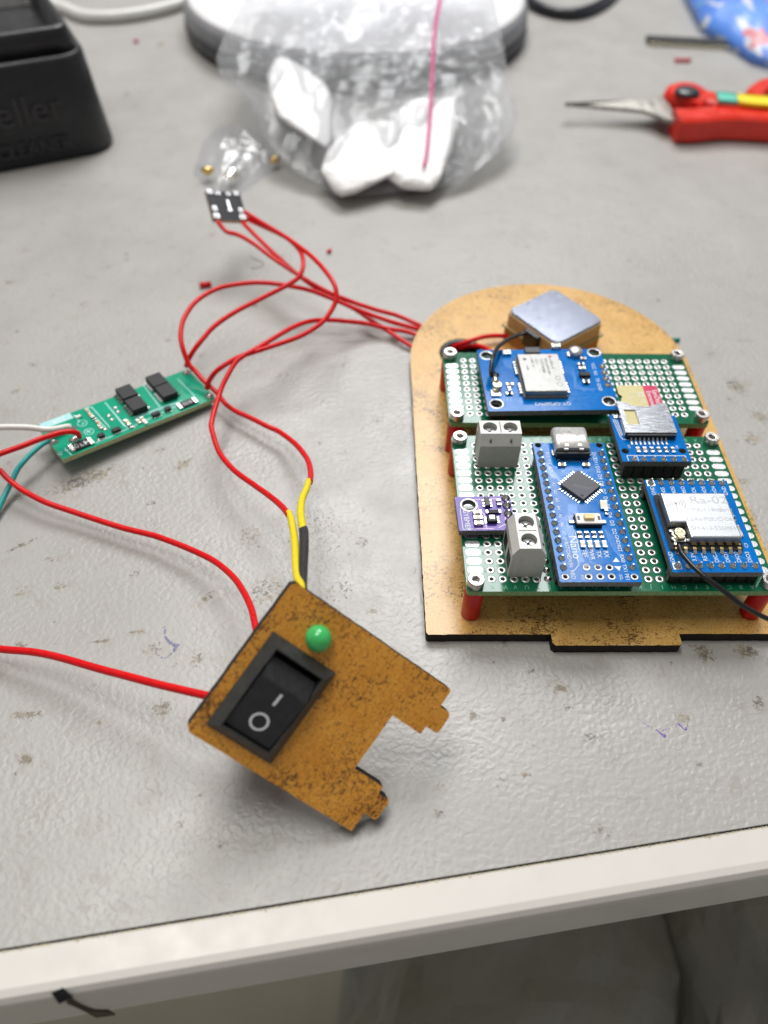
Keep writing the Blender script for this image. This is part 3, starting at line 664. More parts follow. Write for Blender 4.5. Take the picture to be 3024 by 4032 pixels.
# ------------------------------------------------------------------ radio module
def radio():
    ox, oy = 55.15, 15.7; root = thing('radio_module', 'blue module with a large silver shield and two rows of pins', 'radio module', (ox, oy, BZ)); zt = 4.8
    MB().plate(rrect(-10.15, 10.1, -14.0, 13.8, .15, 2), [], zt-1.6, zt).build('board', ['mask_blue', 'edge_grey'], root)
    for y in (-12.3, 12.9):
        header(root, -8.84, y, 8, .08, zt-1.62, 'x')
        for k in range(8): inst('pin', PIN, root, (-8.74+k*2.49, y, zt+.01), random.uniform(0, 360), (1, 1, random.uniform(.85, 1.2)))
    for x, y in ((-8.74, 12.9), (-8.74, -12.3)): MB().box(x-.95, x+.95, y-.95, y+.95, zt, zt+.05).build('square_pad', 'tin', root)
    # carrier and stamp edges
    MB().plate(rrect(-9.3, 7.25, -8.0, 8.2, .1, 1), [], zt+.02, zt+.85).build('carrier_board', ['mask_black', 'edge_grey'], root)
    g = MB().box(-.42, .42, -.5, .12, 0, .86, .06).mesh('castellation', 'gold')
    so = MB().loft([[(-.45, -1.25, 0), (.45, -1.25, 0), (.45, 0, 0), (-.45, 0, 0)], [(-.36, -.9, .4), (.36, -.9, .4), (.36, 0, .75), (-.36, 0, .75)]], 0, True, True).mesh('solder_fillet', 'solder')
    for k in range(8):
        x = -7.9+k*2.03; inst('castellation', g, root, (x, -7.6, zt+.02)); inst('solder_fillet', so, root, (x, -8.0, zt+.01))
        inst('solder_fillet', so, root, (x, 8.2, zt+.01), 180)
    for k in range(6): MB().box(-4.3+k*2.0, -3.1+k*2.0, -6.9, -6.55, zt+.87, zt+.89).build('gold_pad', 'gold', root)
    # shield with its corner cut out
    poly = [(-8.6, 7.0), (-8.6, -2.0), (-4.9, -2.0), (-4.9, -6.5), (6.6, -6.5), (6.6, 7.0)][::-1]
    poly = [(x, y) for x, y in poly]
    b = MB(); k1 = inset(poly, .12); k2 = inset(poly, .38)
    if sum(poly[i][0]*poly[(i+1) % 6][1]-poly[(i+1) % 6][0]*poly[i][1] for i in range(6)) < 0: poly, k1, k2 = poly[::-1], k1[::-1], k2[::-1]
    b.loft([[(x, y, zt+.95) for x, y in poly], [(x, y, zt+2.75) for x, y in poly], [(x, y, zt+2.95) for x, y in k1], [(x, y, zt+3.03) for x, y in k2]], 0, True, False)
    b.build('shield', 'brushed', root)
    zz = zt+3.05
    text('Ra-02', root, 2.05, 4.6, zz, 3.2, 'silk_grey', 0, sx=1.2); text('PA:+18dBm', root, 1.7, 1.6, zz, 1.55, 'silk_grey', 0, sx=1.15)
    text('LoRa/FSK/OOK', root, .95, -1.2, zz, 1.55, 'silk_grey', 0, sx=1.1); text('ISM:410-525MHz', root, .95, -3.9, zz, 1.55, 'silk_grey', 0, sx=1.05)
    lg = MB()
    for r in (1.05, 1.7, 2.35):
        for s_ in (-1, 1):
            a = [(-5.9+s_*r*math.cos(math.radians(t))*1.0, 3.7+r*math.sin(math.radians(t)), zz) for t in range(-40, 41, 10)]; c = [(-5.9+s_*(r-.3)*math.cos(math.radians(t)), 3.7+(r-.3)*math.sin(math.radians(t)), zz) for t in range(-40, 41, 10)]
            for i in range(8): lg.add([a[i], a[i+1], c[i+1], c[i]], [(0, 1, 2, 3) if s_ > 0 else (3, 2, 1, 0)])
    lg.cyl(-5.9, 3.7, zz-.01, zz, .42, 14); lg.box(-6.05, -5.75, 1.2, 3.6, zz-.01, zz); lg.build('antenna_emblem', 'silk_grey', root)
    # antenna socket in the cut-out
    MB().box(-8.3, -5.3, -6.3, -2.5, zt+.86, zt+1.25, .15).build('antenna_socket', 'solder', root)
    b = MB().cyl(-6.7, -4.3, zt+1.2, zt+2.3, 1.35, 20, 0, None, .15); b.box(-7.6, -5.8, -6.2, -4.3, zt+1.25, zt+2.25, .25); b.build('antenna_plug', 'gold_pale', root)
    for x, y in ((-8.35, -3.2), (-8.4, -5.5), (-5.0, -5.9), (-8.2, -7.0)): MB().box(x-.35, x+.35, y-.4, y+.4, zt+.86, zt+1.4, .12).build('socket_tab', 'solder', root)
    for x, y, bd in ((7.6, 3.2, 'cap_tan'), (7.75, 1.3, 'chip_black'), (7.9, -1.6, 'cap_tan'), (8.0, -3.4, 'ceramic_cream')): smd(root, 'capacitor', x, y, zt, 1.7, .95, .6, bd, 90)
    for k, t in enumerate(('GND', '', '3.3V', 'RST', 'DIO0', 'DIO1', 'DIO2', 'DIO3')):
        if t: text(t, root, -9.35+k*2.49, -9.75, zt+.03, 1.35, 'silk', 90)
    for k, t in enumerate(('GND', 'NSS', 'MOSI', 'MISO', 'SCK', 'DIO5', 'DIO4', 'GND')): text(t, root, -8.75+k*2.49, 10.4, zt+.03, 1.3, 'silk', 90)
    text('C3', root, 8.6, -6.4, zt+.03, 1.1, 'silk', 90)
    strips(root, [[(-7.9+k*2.03, -8.6), (-7.9+k*2.03, -9.6), (-8.0+k*2.4, -11.4)] for k in range(8)]+[[(-7.9+k*2.03, 8.8), (-8.2+k*2.35, 11.2)] for k in range(8)], .5, zt+.012, 'mask_trace')
    return root
plain('gold_pale', (.80, .74, .52), .22, 1, vs=2)
radio()

# ------------------------------------------------------------------ satellite receiver
def gps():
    fr = Frame(26.85, 67.6, BZ, 1.6); zt = 4.8
    root = thing('receiver_module', 'blue satellite receiver module with a silver labelled shield and four corner holes', 'receiver module', fr.o, 1.6)
    def L(u, v, dz=0): p = fr.at(u, v, zt+dz); return p.x, p.y
    c1 = lambda x, y, dz=0: L(1700+x/2.1829, 1340+y/2.1829, dz)
    hs = [c1(472, 130), c1(1395, 105), c1(557, 545), c1(1525, 522)]
    kh = c1(540, 300)
    MB().plate(rrect(-17.6, 17.6, -12.9, 12.9, .2, 2), [circ(x, y, 1.5, 22) for x, y in hs]+[circ(kh[0], kh[1], 1.35, 20)], zt-1.6, zt).build('board', ['mask_blue', 'edge_grey'], root)
    n = 22
    for x, y in hs:
        b = MB(); rg = lambda r, z: [(r*math.cos(2*math.pi*i/n), r*math.sin(2*math.pi*i/n), z) for i in range(n)]
        b.loft([rg(2.0, 0), rg(1.97, .05), rg(1.52, .05), rg(1.49, -1.6)], 0, False, True).build('mounting_ring', 'tin', root, (x, y, zt+.01))
    p = [c1(735, 115, 2.4), c1(1105, 115, 2.4), c1(1165, 440, 2.4), c1(790, 440, 2.4)]
    x0, x1, y0, y1 = (p[0][0]+p[3][0])/2, (p[1][0]+p[2][0])/2, (p[2][1]+p[3][1])/2, (p[0][1]+p[1][1])/2
    cx, cy = (x0+x1)/2, (y0+y1)/2
    MB().plate(rrect(x0-.1, x1+.1, y0-.2, y1+.2, .1, 1), [], zt+.02, zt+.8).build('carrier_board', ['edge_grey', 'edge_grey'], root)
    MB().box(x0+.25, x1-.15, y0+.15, y1-.1, zt+.8, zt+2.4, .22).build('shield', 'shield_dark', root)
    MB().plate(rrect(x0+.55, x1-.45, y0+.5, y1-.4, .4, 3), [], zt+2.4, zt+2.43).build('label', ['label_silver', 'label_silver'], root)
    g = MB().box(-.55, .1, -.3, .3, 0, .78, .05).mesh('castellation', 'solder')
    for k in range(12):
        if k in (5, 6, 7): continue
        inst('castellation', g, root, (x0-.3, y1-1.6-k*1.15, zt+.01)); inst('castellation', g, root, (x1+.3, y1-1.6-k*1.15, zt+.01), 180)
    zl = zt+2.45
    text('u-blox 6', root, cx+3.3, cy+3.6, zl, 1.35, 'ink_dark', -90); MB().cyl(cx+3.3, cy+6.7, zl-.01, zl, .42, 12).build('label_dot', 'ink_red', root)
    text('NEO-6M-0-001', root, cx+1.9, cy+2.3, zl, 1.15, 'ink_dark', -90); text('21271187888', root, cx+.6, cy+2.6, zl, 1.1, 'ink_dark', -90); text('1521', root, cx-.75, cy+4.8, zl, 1.1, 'ink_dark', -90); text('0300  14', root, cx-1.95, cy+4.1, zl, 1.05, 'ink_dark', -90)
    text('made', root, cx-3.6, cy+1.9, zl, 1.0, 'ink_dark', -90); MB().cyl(cx-3.9, cy+5.6, zl-.01, zl, .5, 14).build('label_dot', 'ink_dark', root)
    for y in (-3.1, -5.6):
        b = MB(); a_ = [(.78*math.cos(2*math.pi*i/16), .78*math.sin(2*math.pi*i/16), 0) for i in range(16)]; b.loft([a_, [(x*.85, y_*.85, 0) for x, y_, _ in a_]], 0, False); b.build('approval_mark', 'ink_dark', root, (cx+3.9, cy+y+.5, zl))
    # keyed coax plug and socket
    q = c1(555, 360, 1.5); q2 = c1(552, 445, .6)
    MB().box(q2[0]-1.25, q2[0]+1.25, q2[1]-1.3, q2[1]+1.3, zt, zt+.5, .1).build('coax_socket', 'solder', root)
    b = MB().cyl(q[0]+.05, q[1]-1.2, zt+.5, zt+1.9, 1.25, 20, 0, None, .15); b.tube([(q[0]-.3, q[1]+2.6, zt+1.6), (q[0]-.2, q[1]+.8, zt+1.5), (q[0], q[1]-.6, zt+1.4)], .85, 12); b.build('coax_plug', 'gold_pale', root)
    # components
    bt = c1(1237, 90, 1.2); MB().lathe(bt[0], bt[1], [(1.9, 0), (1.9, 1.1), (1.85, 1.45), (1.4, 1.85), (.7, 2.0), (.1, 2.03)], 28).build('backup_cell', 'tin', root, (0, 0, zt))
    MB().box(bt[0]-2.4, bt[0]-1.4, bt[1]-1.6, bt[1]+.2, zt, zt+.7, .1).build('cell_lead', 'solder', root)
    for x, y, l, w, h, bd, dg in ((645, 110, 1.6, 2.3, .8, 'ceramic_cream', 90), (1065, 55, 2.6, 1.6, 1.0, 'ceramic_cream', 0), (1300, 155, 1.6, .9, .6, 'cap_tan', 0), (1282, 205, 1.8, 1.0, .6, 'chip_black', 0), (1292, 240, 2.0, 1.1, .7, 'ceramic_cream', 0),
                                    (670, 375, 2.0, .9, .5, 'cap_tan', 0), (668, 415, 1.5, .9, .5, 'cap_tan', 90), (668, 455, 1.8, .9, .5, 'chip_black', 0)):
        xx, yy = c1(x, y, .4); smd(root, 'capacitor', xx, yy, zt, l, w, h, bd, dg)
    xx, yy = c1(1315, 300, .5); small_ic(root, 'regulator_chip', xx, yy, zt, 2.9, 1.6, 1.1, 6, -1); xx, yy = c1(1325, 360, .3); smd(root, 'capacitor', xx, yy, zt, 1.9, 1.4, .7, 'chip_black', 0)
    xx, yy = c1(865, 88, .6); small_ic(root, 'memory_chip', xx, yy, zt, 4.2, 2.4, .9, 8, 0, 'chip_grey')
    for k in range(4):
        xx, yy = c1(1468+k*15, 228+k*53); inst('pin', PIN, root, (xx, yy, zt+.01), k*40, (1.25, 1.25, 1)); tx = c1(1388+k*18, 222+k*60); text(('VCC', 'RX', 'TX', 'GND')[k], root, tx[0], tx[1], zt+.03, 1.35, 'silk', -90)
    header(root, xx-1, -4, 4, .1, zt-1.62, 'y')
    header(root, -15.2, -10.2, 2, .1, zt-1.62, 'x')
    tx = c1(1040, 545); text('GY-GPS6MV2', root, tx[0], tx[1], zt+.03, 1.7, 'silk', 180)
    rows = []
    for k in range(4): rows.append([c1(1140, 225+k*14), c1(1205-k*6, 232+k*14), c1(1235-k*4, 300+k*10), c1(1238-k*3, 380+k*12), c1(1300-k*4, 412+k*4), c1(1420-k*10, 415+k*5)])
    for k in range(4): rows.append([c1(620+k*16, 165), c1(628+k*16, 215-k*8), c1(660+k*8, 238-k*10), c1(700, 238-k*12)])
    for k in range(5): rows.append([c1(560+k*30, 480), c1(560+k*30, 520)])
    strips(root, rows, .2, zt+.012, 'mask_trace')
    v = MB()
    for k in range(26):
        xx, yy = c1(random.uniform(1180, 1440), random.uniform(430, 560)); v.cyl(xx, yy, zt, zt+.03, .17, 8)
    o = v.build('via_dots', 'mask_trace', root); o['kind'] = 'stuff'
    return root
plain('shield_dark', (.30, .28, .25), .38, .9, vs=.8)
gps()

# ------------------------------------------------------------------ ceramic antenna
def antenna():
    c = Vector((36.4, 105.6, 3.0)); root = thing('patch_antenna', 'square patch antenna block with a grey metal top on the hardboard arch', 'antenna', c, 36.6)
    MB().prism(rrect(-10.9, 10.9, -11.2, 11.2, 1.8, 4), .02, 4.7).build('foam_pad', 'foam_orange', root)
    MB().plate(rrect(-11.3, 11.3, -11.6, 11.6, .5, 3), [], 4.7, 5.3).build('board', ['ceramic_tan', 'edge_green'], root)
    MB().prism(rrect(-10.7, 10.7, -11.1, 11.1, 2.6, 5), 5.4, 9.7).build('side_band', 'ceramic_tan', root)
    p = rrect(-10.3, 10.3, -10.75, 10.75, 2.6, 5); b = MB(); k = inset(p, .3)
    b.loft([[(x, y, 9.7) for x, y in p], [(x, y, 10.2) for x, y in p], [(x, y, 10.5) for x, y in k]], 0, True, False); b.build('metal_top', 'antenna_metal', root)
    MB().box(-12.4, -10.2, -4.6, 1.4, 4.0, 9.5, .5).build('cable_anchor', 'coax_black', root)
    return root
antenna()

# ------------------------------------------------------------------ memory card reader and card
def reader():
    ox, oy, zt = 49.2, 43.2, 6.0; root = thing('card_reader', 'blue card reader module with a metal slot holding a memory card', 'card reader', (ox, oy, BZ))
    MB().plate(rrect(-8.6, 8.6, -8.45, 8.5, .1, 1), [circ(-7.15, -4.8, .95, 18), circ(7.2, -4.7, .95, 18)], zt-1.6, zt).build('board', ['mask_blue', 'edge_grey'], root)
    header(root, -6.35, -7.2, 6, .1, zt-1.62, 'x')
    for k in range(6): inst('pin', PIN, root, (-5.7+k*2.5, -7.7, zt+.01), k*50, (.95, .95, .8))
    zs = 1.55
    sk = [(-6.4, .05), (6.6, .05), (6.6, 11.2), (4.2, 11.0), (2.2, 10.0), (-.5, 9.9), (-2.6, 10.4), (-4.6, 11.6), (-6.4, 12.0)]
    MB().plate(sk, [[(-5.2, 3.0), (-5.2, 8.6), (-2.2, 8.6), (-2.2, 3.0)][::-1]], zt+zs, zt+zs+.22).build('slot_cover', ['socket_shield', 'socket_shield'], root)
    b = MB(); b.box(-6.4, -6.2, .06, 11.9, zt, zt+zs); b.box(6.4, 6.6, .06, 11.1, zt, zt+zs); b.build('slot_wall', 'socket_shield', root)
    MB().box(-6.1, 6.3, -.75, .6, zt+.02, zt+1.5, .1).build('slot_front', 'plastic_black', root)
    ct = MB().loft([[(-.2, 0, .0), (.2, 0, 0), (.2, 0, .2), (-.2, 0, .2)], [(-.2, 1.3, 0), (.2, 1.3, 0), (.2, 1.3, .2), (-.2, 1.3, .2)], [(-.2, 1.7, .5), (.2, 1.7, .5), (.2, 1.7, .75), (-.2, 1.7, .75)], [(-.2, 2.2, .6), (.2, 2.2, .6), (.2, 2.2, .85), (-.2, 2.2, .85)]], 0, True, False).mesh('contact', 'pin_metal')
    for k in range(9): inst('contact', ct, root, (-5.0+k*1.1, -2.7, zt+.02))
    for k in range(6):
        smd(root, 'resistor', -4.0+k*1.75, -4.6, zt, 1.9, .9, .4, 'chip_grey' if k > 1 else 'cap_tan', 90)
    MB().box(6.5, 7.3, 4.8, 5.8, zt, zt+.3, .1).build('solder_tab', 'solder', root); MB().box(-7.6, -6.5, 7.0, 8.2, zt, zt+.3, .12).build('solder_tab', 'solder', root)
    strips(root, [[(-7.9, 6.8), (-7.3, .2), (-6.9, -.6), (-5.4, -.8)], [(-7.4, 6.8), (-6.9, .6)], [(-6.9, 6.6), (-6.6, 1.0)], [(-7.1, -6.4), (-7.1, -8.2)], [(-7.1, -6.4), (7.4, -6.4), (7.6, -8.2)], [(-4.7, -6.4), (-4.6, -8.2)]], .17, zt+.02, 'silk', 'silkscreen_line')
    text('U1', root, -5.9, -3.3, zt+.03, 1.0, 'silk', -90); text('R5', root, 6.1, -3.3, zt+.03, 1.0, 'silk', -90)
    # the card is a thing of its own, held in the slot
    cd = thing('memory_card', 'small tan and crimson memory card sticking out of the metal slot', 'memory card', (ox, oy, BZ+zt)); z0, z1 = .72, 1.4
    MB().plate([(-5.1, 2.0), (5.9, 2.0), (5.9, 18.3), (5.4, 18.7), (-4.5, 18.7), (-5.0, 18.2), (-5.0, 15.2), (-4.3, 14.2), (-4.9, 12.6), (-5.1, 11.5)], [], z0, z1).build('card_body', ['card_tan', 'plastic_black'], cd)
    MB().plate([(2.0, 2.1), (5.85, 2.1), (5.85, 18.25), (5.35, 18.65), (2.0, 18.65)], [], z1+.01, z1+.03).build('card_band', ['card_red', 'card_red'], cd)
    zc = z1+.05
    text('SanDisk', cd, 4.75, 13.9, zc, 1.9, 'silk', -90); text('Extreme', cd, 3.1, 13.4, zc, 1.75, 'silk', -90); text('32', cd, .7, 15.2, zc, 2.1, 'silk', -90); text('GB', cd, .7, 12.6, zc, 1.2, 'silk', -90); text('U A1', cd, -1.7, 14.6, zc, 1.4, 'silk', -90)
    return root
reader()

# ------------------------------------------------------------------ air sensor
def sensor():
    fr = Frame(5.8, 20.6, BZ, 1.6); zt = 2.9; root = thing('sensor_board', 'small purple sensor board overhanging the green board edge beside a terminal block', 'sensor board', fr.o, 1.6)
    W = lambda x, y: tuple(fr.R @ (Vector((x, y, 0))-Vector((fr.o.x, fr.o.y, 0))))[:2]
    h = W(2.05, 23.1)
    MB().plate(rrect(-6.8, 6.5, -5.35, 5.3, .4, 3), [circ(h[0], h[1], 1.55, 24)], zt-1.6, zt).build('board', ['mask_purple', 'edge_purple'], root)
    b = MB(); rg = lambda r, z: [(r*math.cos(2*math.pi*i/24), r*math.sin(2*math.pi*i/24), z) for i in range(24)]
    b.loft([rg(2.15, 0), rg(2.1, .06), rg(1.58, .06), rg(1.54, -1.6)], 0, False, True).build('mounting_ring', 'tin', root, (h[0], h[1], zt+.01))
    BB = blob_mesh(1.1, 1.5, False)
    for y in (25.3, 22.9, 20.3, 17.7):
        x_, y_ = W(11.05, y); inst('pin', BB, root, (x_, y_, zt-.05), y*7)
    header(root, 5.35, -2.7, 4, .05, zt-1.62, 'y')
    for y in (20.4, 18.75, 17.05): x_, y_ = W(3.75, y); smd(root, 'capacitor', x_, y_, zt, 2.1, 1.15, .75, 'ceramic_cream', 0)
    x_, y_ = W(6.4, 23.5); small_ic(root, 'regulator_chip', x_, y_, zt, 2.7, 1.2, 1.0, 6, 90, 'chip_grey'); x_, y_ = W(9.2, 23.6); smd(root, 'capacitor', x_, y_, zt, 1.8, 1.0, .6, 'chip_black', 90)
    x_, y_ = W(7.6, 20.7); smd(root, 'resistor_array', x_, y_, zt, 3.6, 1.0, .5, 'chip_black', 0, 'solder', .15)
    x_, y_ = W(7.0, 18.2); s_ = thing_child('sensing_chip', root, (x_, y_, zt)); MB().box(-1.15, 1.15, -1.0, 1.0, .05, .95, .15).build('chip_body', 'chip_black', s_); MB().box(-.6, .6, -.3, .9, .96, 1.0, .0).build('chip_lid', 'brushed', s_)
    for sx in (-1, 1):
        for k in range(4): MB().box(sx*1.5-.28, sx*1.5+.28, -.95+k*.55, -.65+k*.55, 0, .25, .04).build('lead', 'solder', s_)
    text('GYBMEP', root, -4.75, -2.0, zt+.03, 1.75, 'silk', -90)
    strips(root, [[(-5.9, 1.2), (-5.9, -4.9), (-3.6, -4.9)], [(-5.9, 1.2), (-5.3, 2.4)]], .14, zt+.02, 'silk', 'silkscreen_line')
    strips(root, [[(-1.6, 3.6), (-1.6, 1.0), (-.4, -.4), (-.4, -4.6)], [(1.8, 4.4), (3.4, 4.4), (3.6, 2.2)], [(-3.0, 4.3), (-.8, 4.3)], [(2.5, -4.6), (4.4, -3.4), (4.4, -1.4)], [(-3.1, -4.7), (1.2, -4.9)]], .3, zt+.012, 'trace_pink')
plain('trace_pink', (.30, .13, .36), .2, 0, .5)
sensor()

# ------------------------------------------------------------------ screw terminal blocks
def terminal(label, x, y, deg):
    root = thing('terminal_block', label, 'terminal block', (x, y, BZ), deg, 'grey screw terminal blocks')
    # local: x along the block (10.16), -y is the plain sloped face
    prof = [(-3.9, .05), (-3.9, 7.4), (-2.25, 10.2), (2.4, 10.2), (3.7, 7.9), (3.7, .05)]
    hx = [-2.54, 2.54]; r = 1.78; b = MB(); L = 5.08
    # housing: sloped prism with real wells cut in the top face
    b.loft([[(xx, p[0], p[1]) for p in prof] for xx in (-L, L)], 0, True, False)
    body = b.f[-1], b.f[-2]
    # replace top strip by a sheet with two round openings
    b.f = [f for f in b.f if not (len(f) == 4 and all(abs(b.v[i][2]-10.2) < 1e-6 for i in f))]
    b.m = [0]*len(b.f); b.sm = [False]*len(b.f)
    t = MB().plate([(-L, -2.25), (L, -2.25), (L, 2.4), (-L, 2.4)], [circ(h, .05, r, 24) for h in hx], 7.0, 10.2)
    n = len(t.v)
    keep = [k for k, f in enumerate(t.f) if not all(abs(t.v[i][2]-7.0) < 1e-6 for i in f)]
    base = len(b.v); b.v += t.v
    for k in keep:
        f = t.f[k]; on_rim = t.m[k] == 1 and all(abs(abs(t.v[i][0])-L) < 1e-6 or abs(t.v[i][1]+2.25) < 1e-6 or abs(t.v[i][1]-2.4) < 1e-6 for i in f)
        if on_rim: continue
        b.f.append([base+i for i in f]); b.m.append(1 if t.m[k] == 0 else 0); b.sm.append(False)
    # top face gets the paler grey, all other faces the darker one
    b.build('housing', ['terminal_grey', 'terminal_light'], root)
    for h in hx:
        s_ = thing_child('clamp_screw', root, (h, .05, 7.55), random.uniform(0, 90))
        hd = MB().lathe(0, 0, [(1.74, 0), (1.74, .9), (1.5, 1.15)], 24).build('screw_head', 'tin', s_)
        for dg in (0, 90): MB().box(-1.2, 1.2, -.22, .22, 1.13, 1.19).build('cross_slot', 'gap_grey', s_, (0, 0, 0), dg)
        MB().tube([(h, -3.35, 8.3), (h, -2.9, 9.1)], .28, 8).build('test_notch', 'gap_grey', root)
        MB().box(h-1.75, h+1.75, 3.62, 3.73, 1.2, 5.6).build('wire_entry', 'gap_dark', root)
    MB().box(-.13, .13, -1.9, 2.0, 10.2, 10.22).build('divider_groove', 'gap_grey', root)
    MB().box(-L-.12, -L+.0, 1.9, 3.0, .4, 7.2, .02).build('side_rib', 'terminal_grey', root); MB().box(L, L+.35, 1.9, 3.1, .4, 6.6, .08).build('side_rib', 'terminal_grey', root)
    return root
plain('gap_grey', (.16, .16, .155), .5, 0, .3)
terminal('grey screw terminal block near the rear edge of the green board, beside the metal socket', 10.75, 42.3, 0)
terminal('grey screw terminal block beside the purple sensor board', 13.15, 9.1, 90)

# ------------------------------------------------------------------ rocker switch panel
PA = np.array([[-0.5851, 0.7862, 0.1986], [-0.6302, -0.2867, -0.7216], [-0.5104, -0.5474, 0.6632]]); PO = Vector((-39.62, -22.6, 33.67))
def panel_m(a=0, b=0, h=0):
    m = Matrix(((PA[0][0], PA[0][1], PA[0][2], 0), (PA[1][0], PA[1][1], PA[1][2], 0), (PA[2][0], PA[2][1], PA[2][2], 0), (0, 0, 0, 1)))
    p = PO+Vector((PA @ np.array([a, b, h]))); m.translation = p*S; return m
def ppt(a, b, h): return PO+Vector((PA @ np.array([a, b, h])))
def panel():
    root = thing('switch_panel', 'tilted brown hardboard panel with two notched feet on the desk', 'panel', mat=panel_m())
    a0, a1, b0, b1, b2, ta, tb, na, nb, nc, td, te = -9.71, 23.56, -2.48, 35.88, 38.77, -5.88, -1.16, .69, 28.85, 13.13, 14.66, 19.38
    poly = [(a0, b0+.8), (a0, b1-.3), (a0+.5, b1), (ta, b1), (ta, b2-.6), (ta+.7, b2), (tb-.4, b2), (tb, b2-.4), (tb, b1), (na, b1), (na, nb), (nc, nb), (nc, b1), (td, b1), (td, b2-.5), (td+.5, b2), (te-.5, b2), (te, b2-.5), (te, b1), (a1, b1), (a1, b0+.8), (a1-.8, b0), (a0+.8, b0)]
    MB().plate(rough_poly(poly[::-1], 1.2, .05), [[(1.2, .9), (19.3, .9), (19.3, 13.5), (1.2, 13.5)]], -3.0, 0).build('hardboard', ['hardboard', 'burnt_edge'], root)
    # switch
    sw = thing('rocker_switch', 'black rocker switch marked with a line and a circle', 'switch', mat=panel_m(10.26, 7.2, 0))
    w, l = 7.25, 10.35
    def rc(x, y, z): return [(-x, -y, z), (x, -y, z), (x, y, z), (-x, y, z)]
    b = MB(); b.loft([rc(l, w, .02), rc(l, w, .55), rc(l-.2, w-.2, .8), rc(l-1.65, w-1.65, 2.5), rc(l-1.85, w-1.85, 2.6), rc(l-2.05, w-2.05, 2.5), rc(l-2.1, w-2.1, -2.6)], 0, False, False)
    b.build('bezel', 'switch_black', sw); MB().box(-8.95, 8.95, -6.2, 6.2, -14.5, -2.7, .3).build('switch_body', 'switch_black', sw)
    for k in (-1, 1): MB().box(k*4.2-.4, k*4.2+.4, -2.4, 2.4, -21.5, -14.5, .1).build('terminal_lug', 'tin', sw)
    # rocker: pressed side along +a (towards the circle), raised face towards -a
    yw = 4.95
    pr = [(8.05, -2.0), (8.05, 1.45), (7.9, 1.62), (-2.95, 3.78), (-3.25, 3.8), (-3.5, 3.7), (-6.9, 1.35), (-7.2, -2.0)]
    b = MB(); b.loft([[(x, y, z) for x, z in pr] for y in (-yw, yw)], 0, True, False); r_ = b.build('rocker', 'switch_rocker', sw)
    ang = math.atan2(3.35-1.55, -2.9-8.25)
    def on(x): return 1.62+(7.9-x)*(3.78-1.62)/(7.9+2.95)
    m = MB(); n = 40; R1, R2 = 1.85, 1.38
    for i in range(n):
        q = []
        for r, t in ((R1, i), (R1, i+1), (R2, i+1), (R2, i)):
            a = 2*math.pi*t/n; x = 4.35+r*math.cos(a); q.append((x, .1+r*math.sin(a), on(x)+.03))
        m.add(q, [(0, 1, 2, 3)])
    m.build('circle_mark', 'silk', sw)
    m = MB(); m.add([(x, y, on(x)+.03) for x, y in ((-2.25, -.05), (.35, -.05), (.35, .5), (-2.25, .5))], [(0, 1, 2, 3)]); m.build('line_mark', 'silk', sw)
    # lamp
    ld = thing('indicator_lamp', 'round green indicator lamp poking through the hardboard panel', 'lamp', mat=panel_m(-3.69, 7.64, 0))
    b = MB(); b.lathe(0, 0, [(2.5, -6.5), (2.5, .9)]+[(2.5*math.cos(math.radians(t)), .9+2.5*math.sin(math.radians(t))) for t in range(10, 90, 10)]+[(.05, 3.4)], 36); b.build('dome', 'led_green', ld)
    MB().lathe(0, 0, [(2.95, -8.2), (2.95, -6.5)], 24).build('flange', 'led_green', ld)
    for s_ in (-1, 1): MB().tube([(s_*1.27, 0, -8.2), (s_*1.27, .3, -15)], .25, 6).build('lamp_leg', 'pin_metal', ld)
panel()

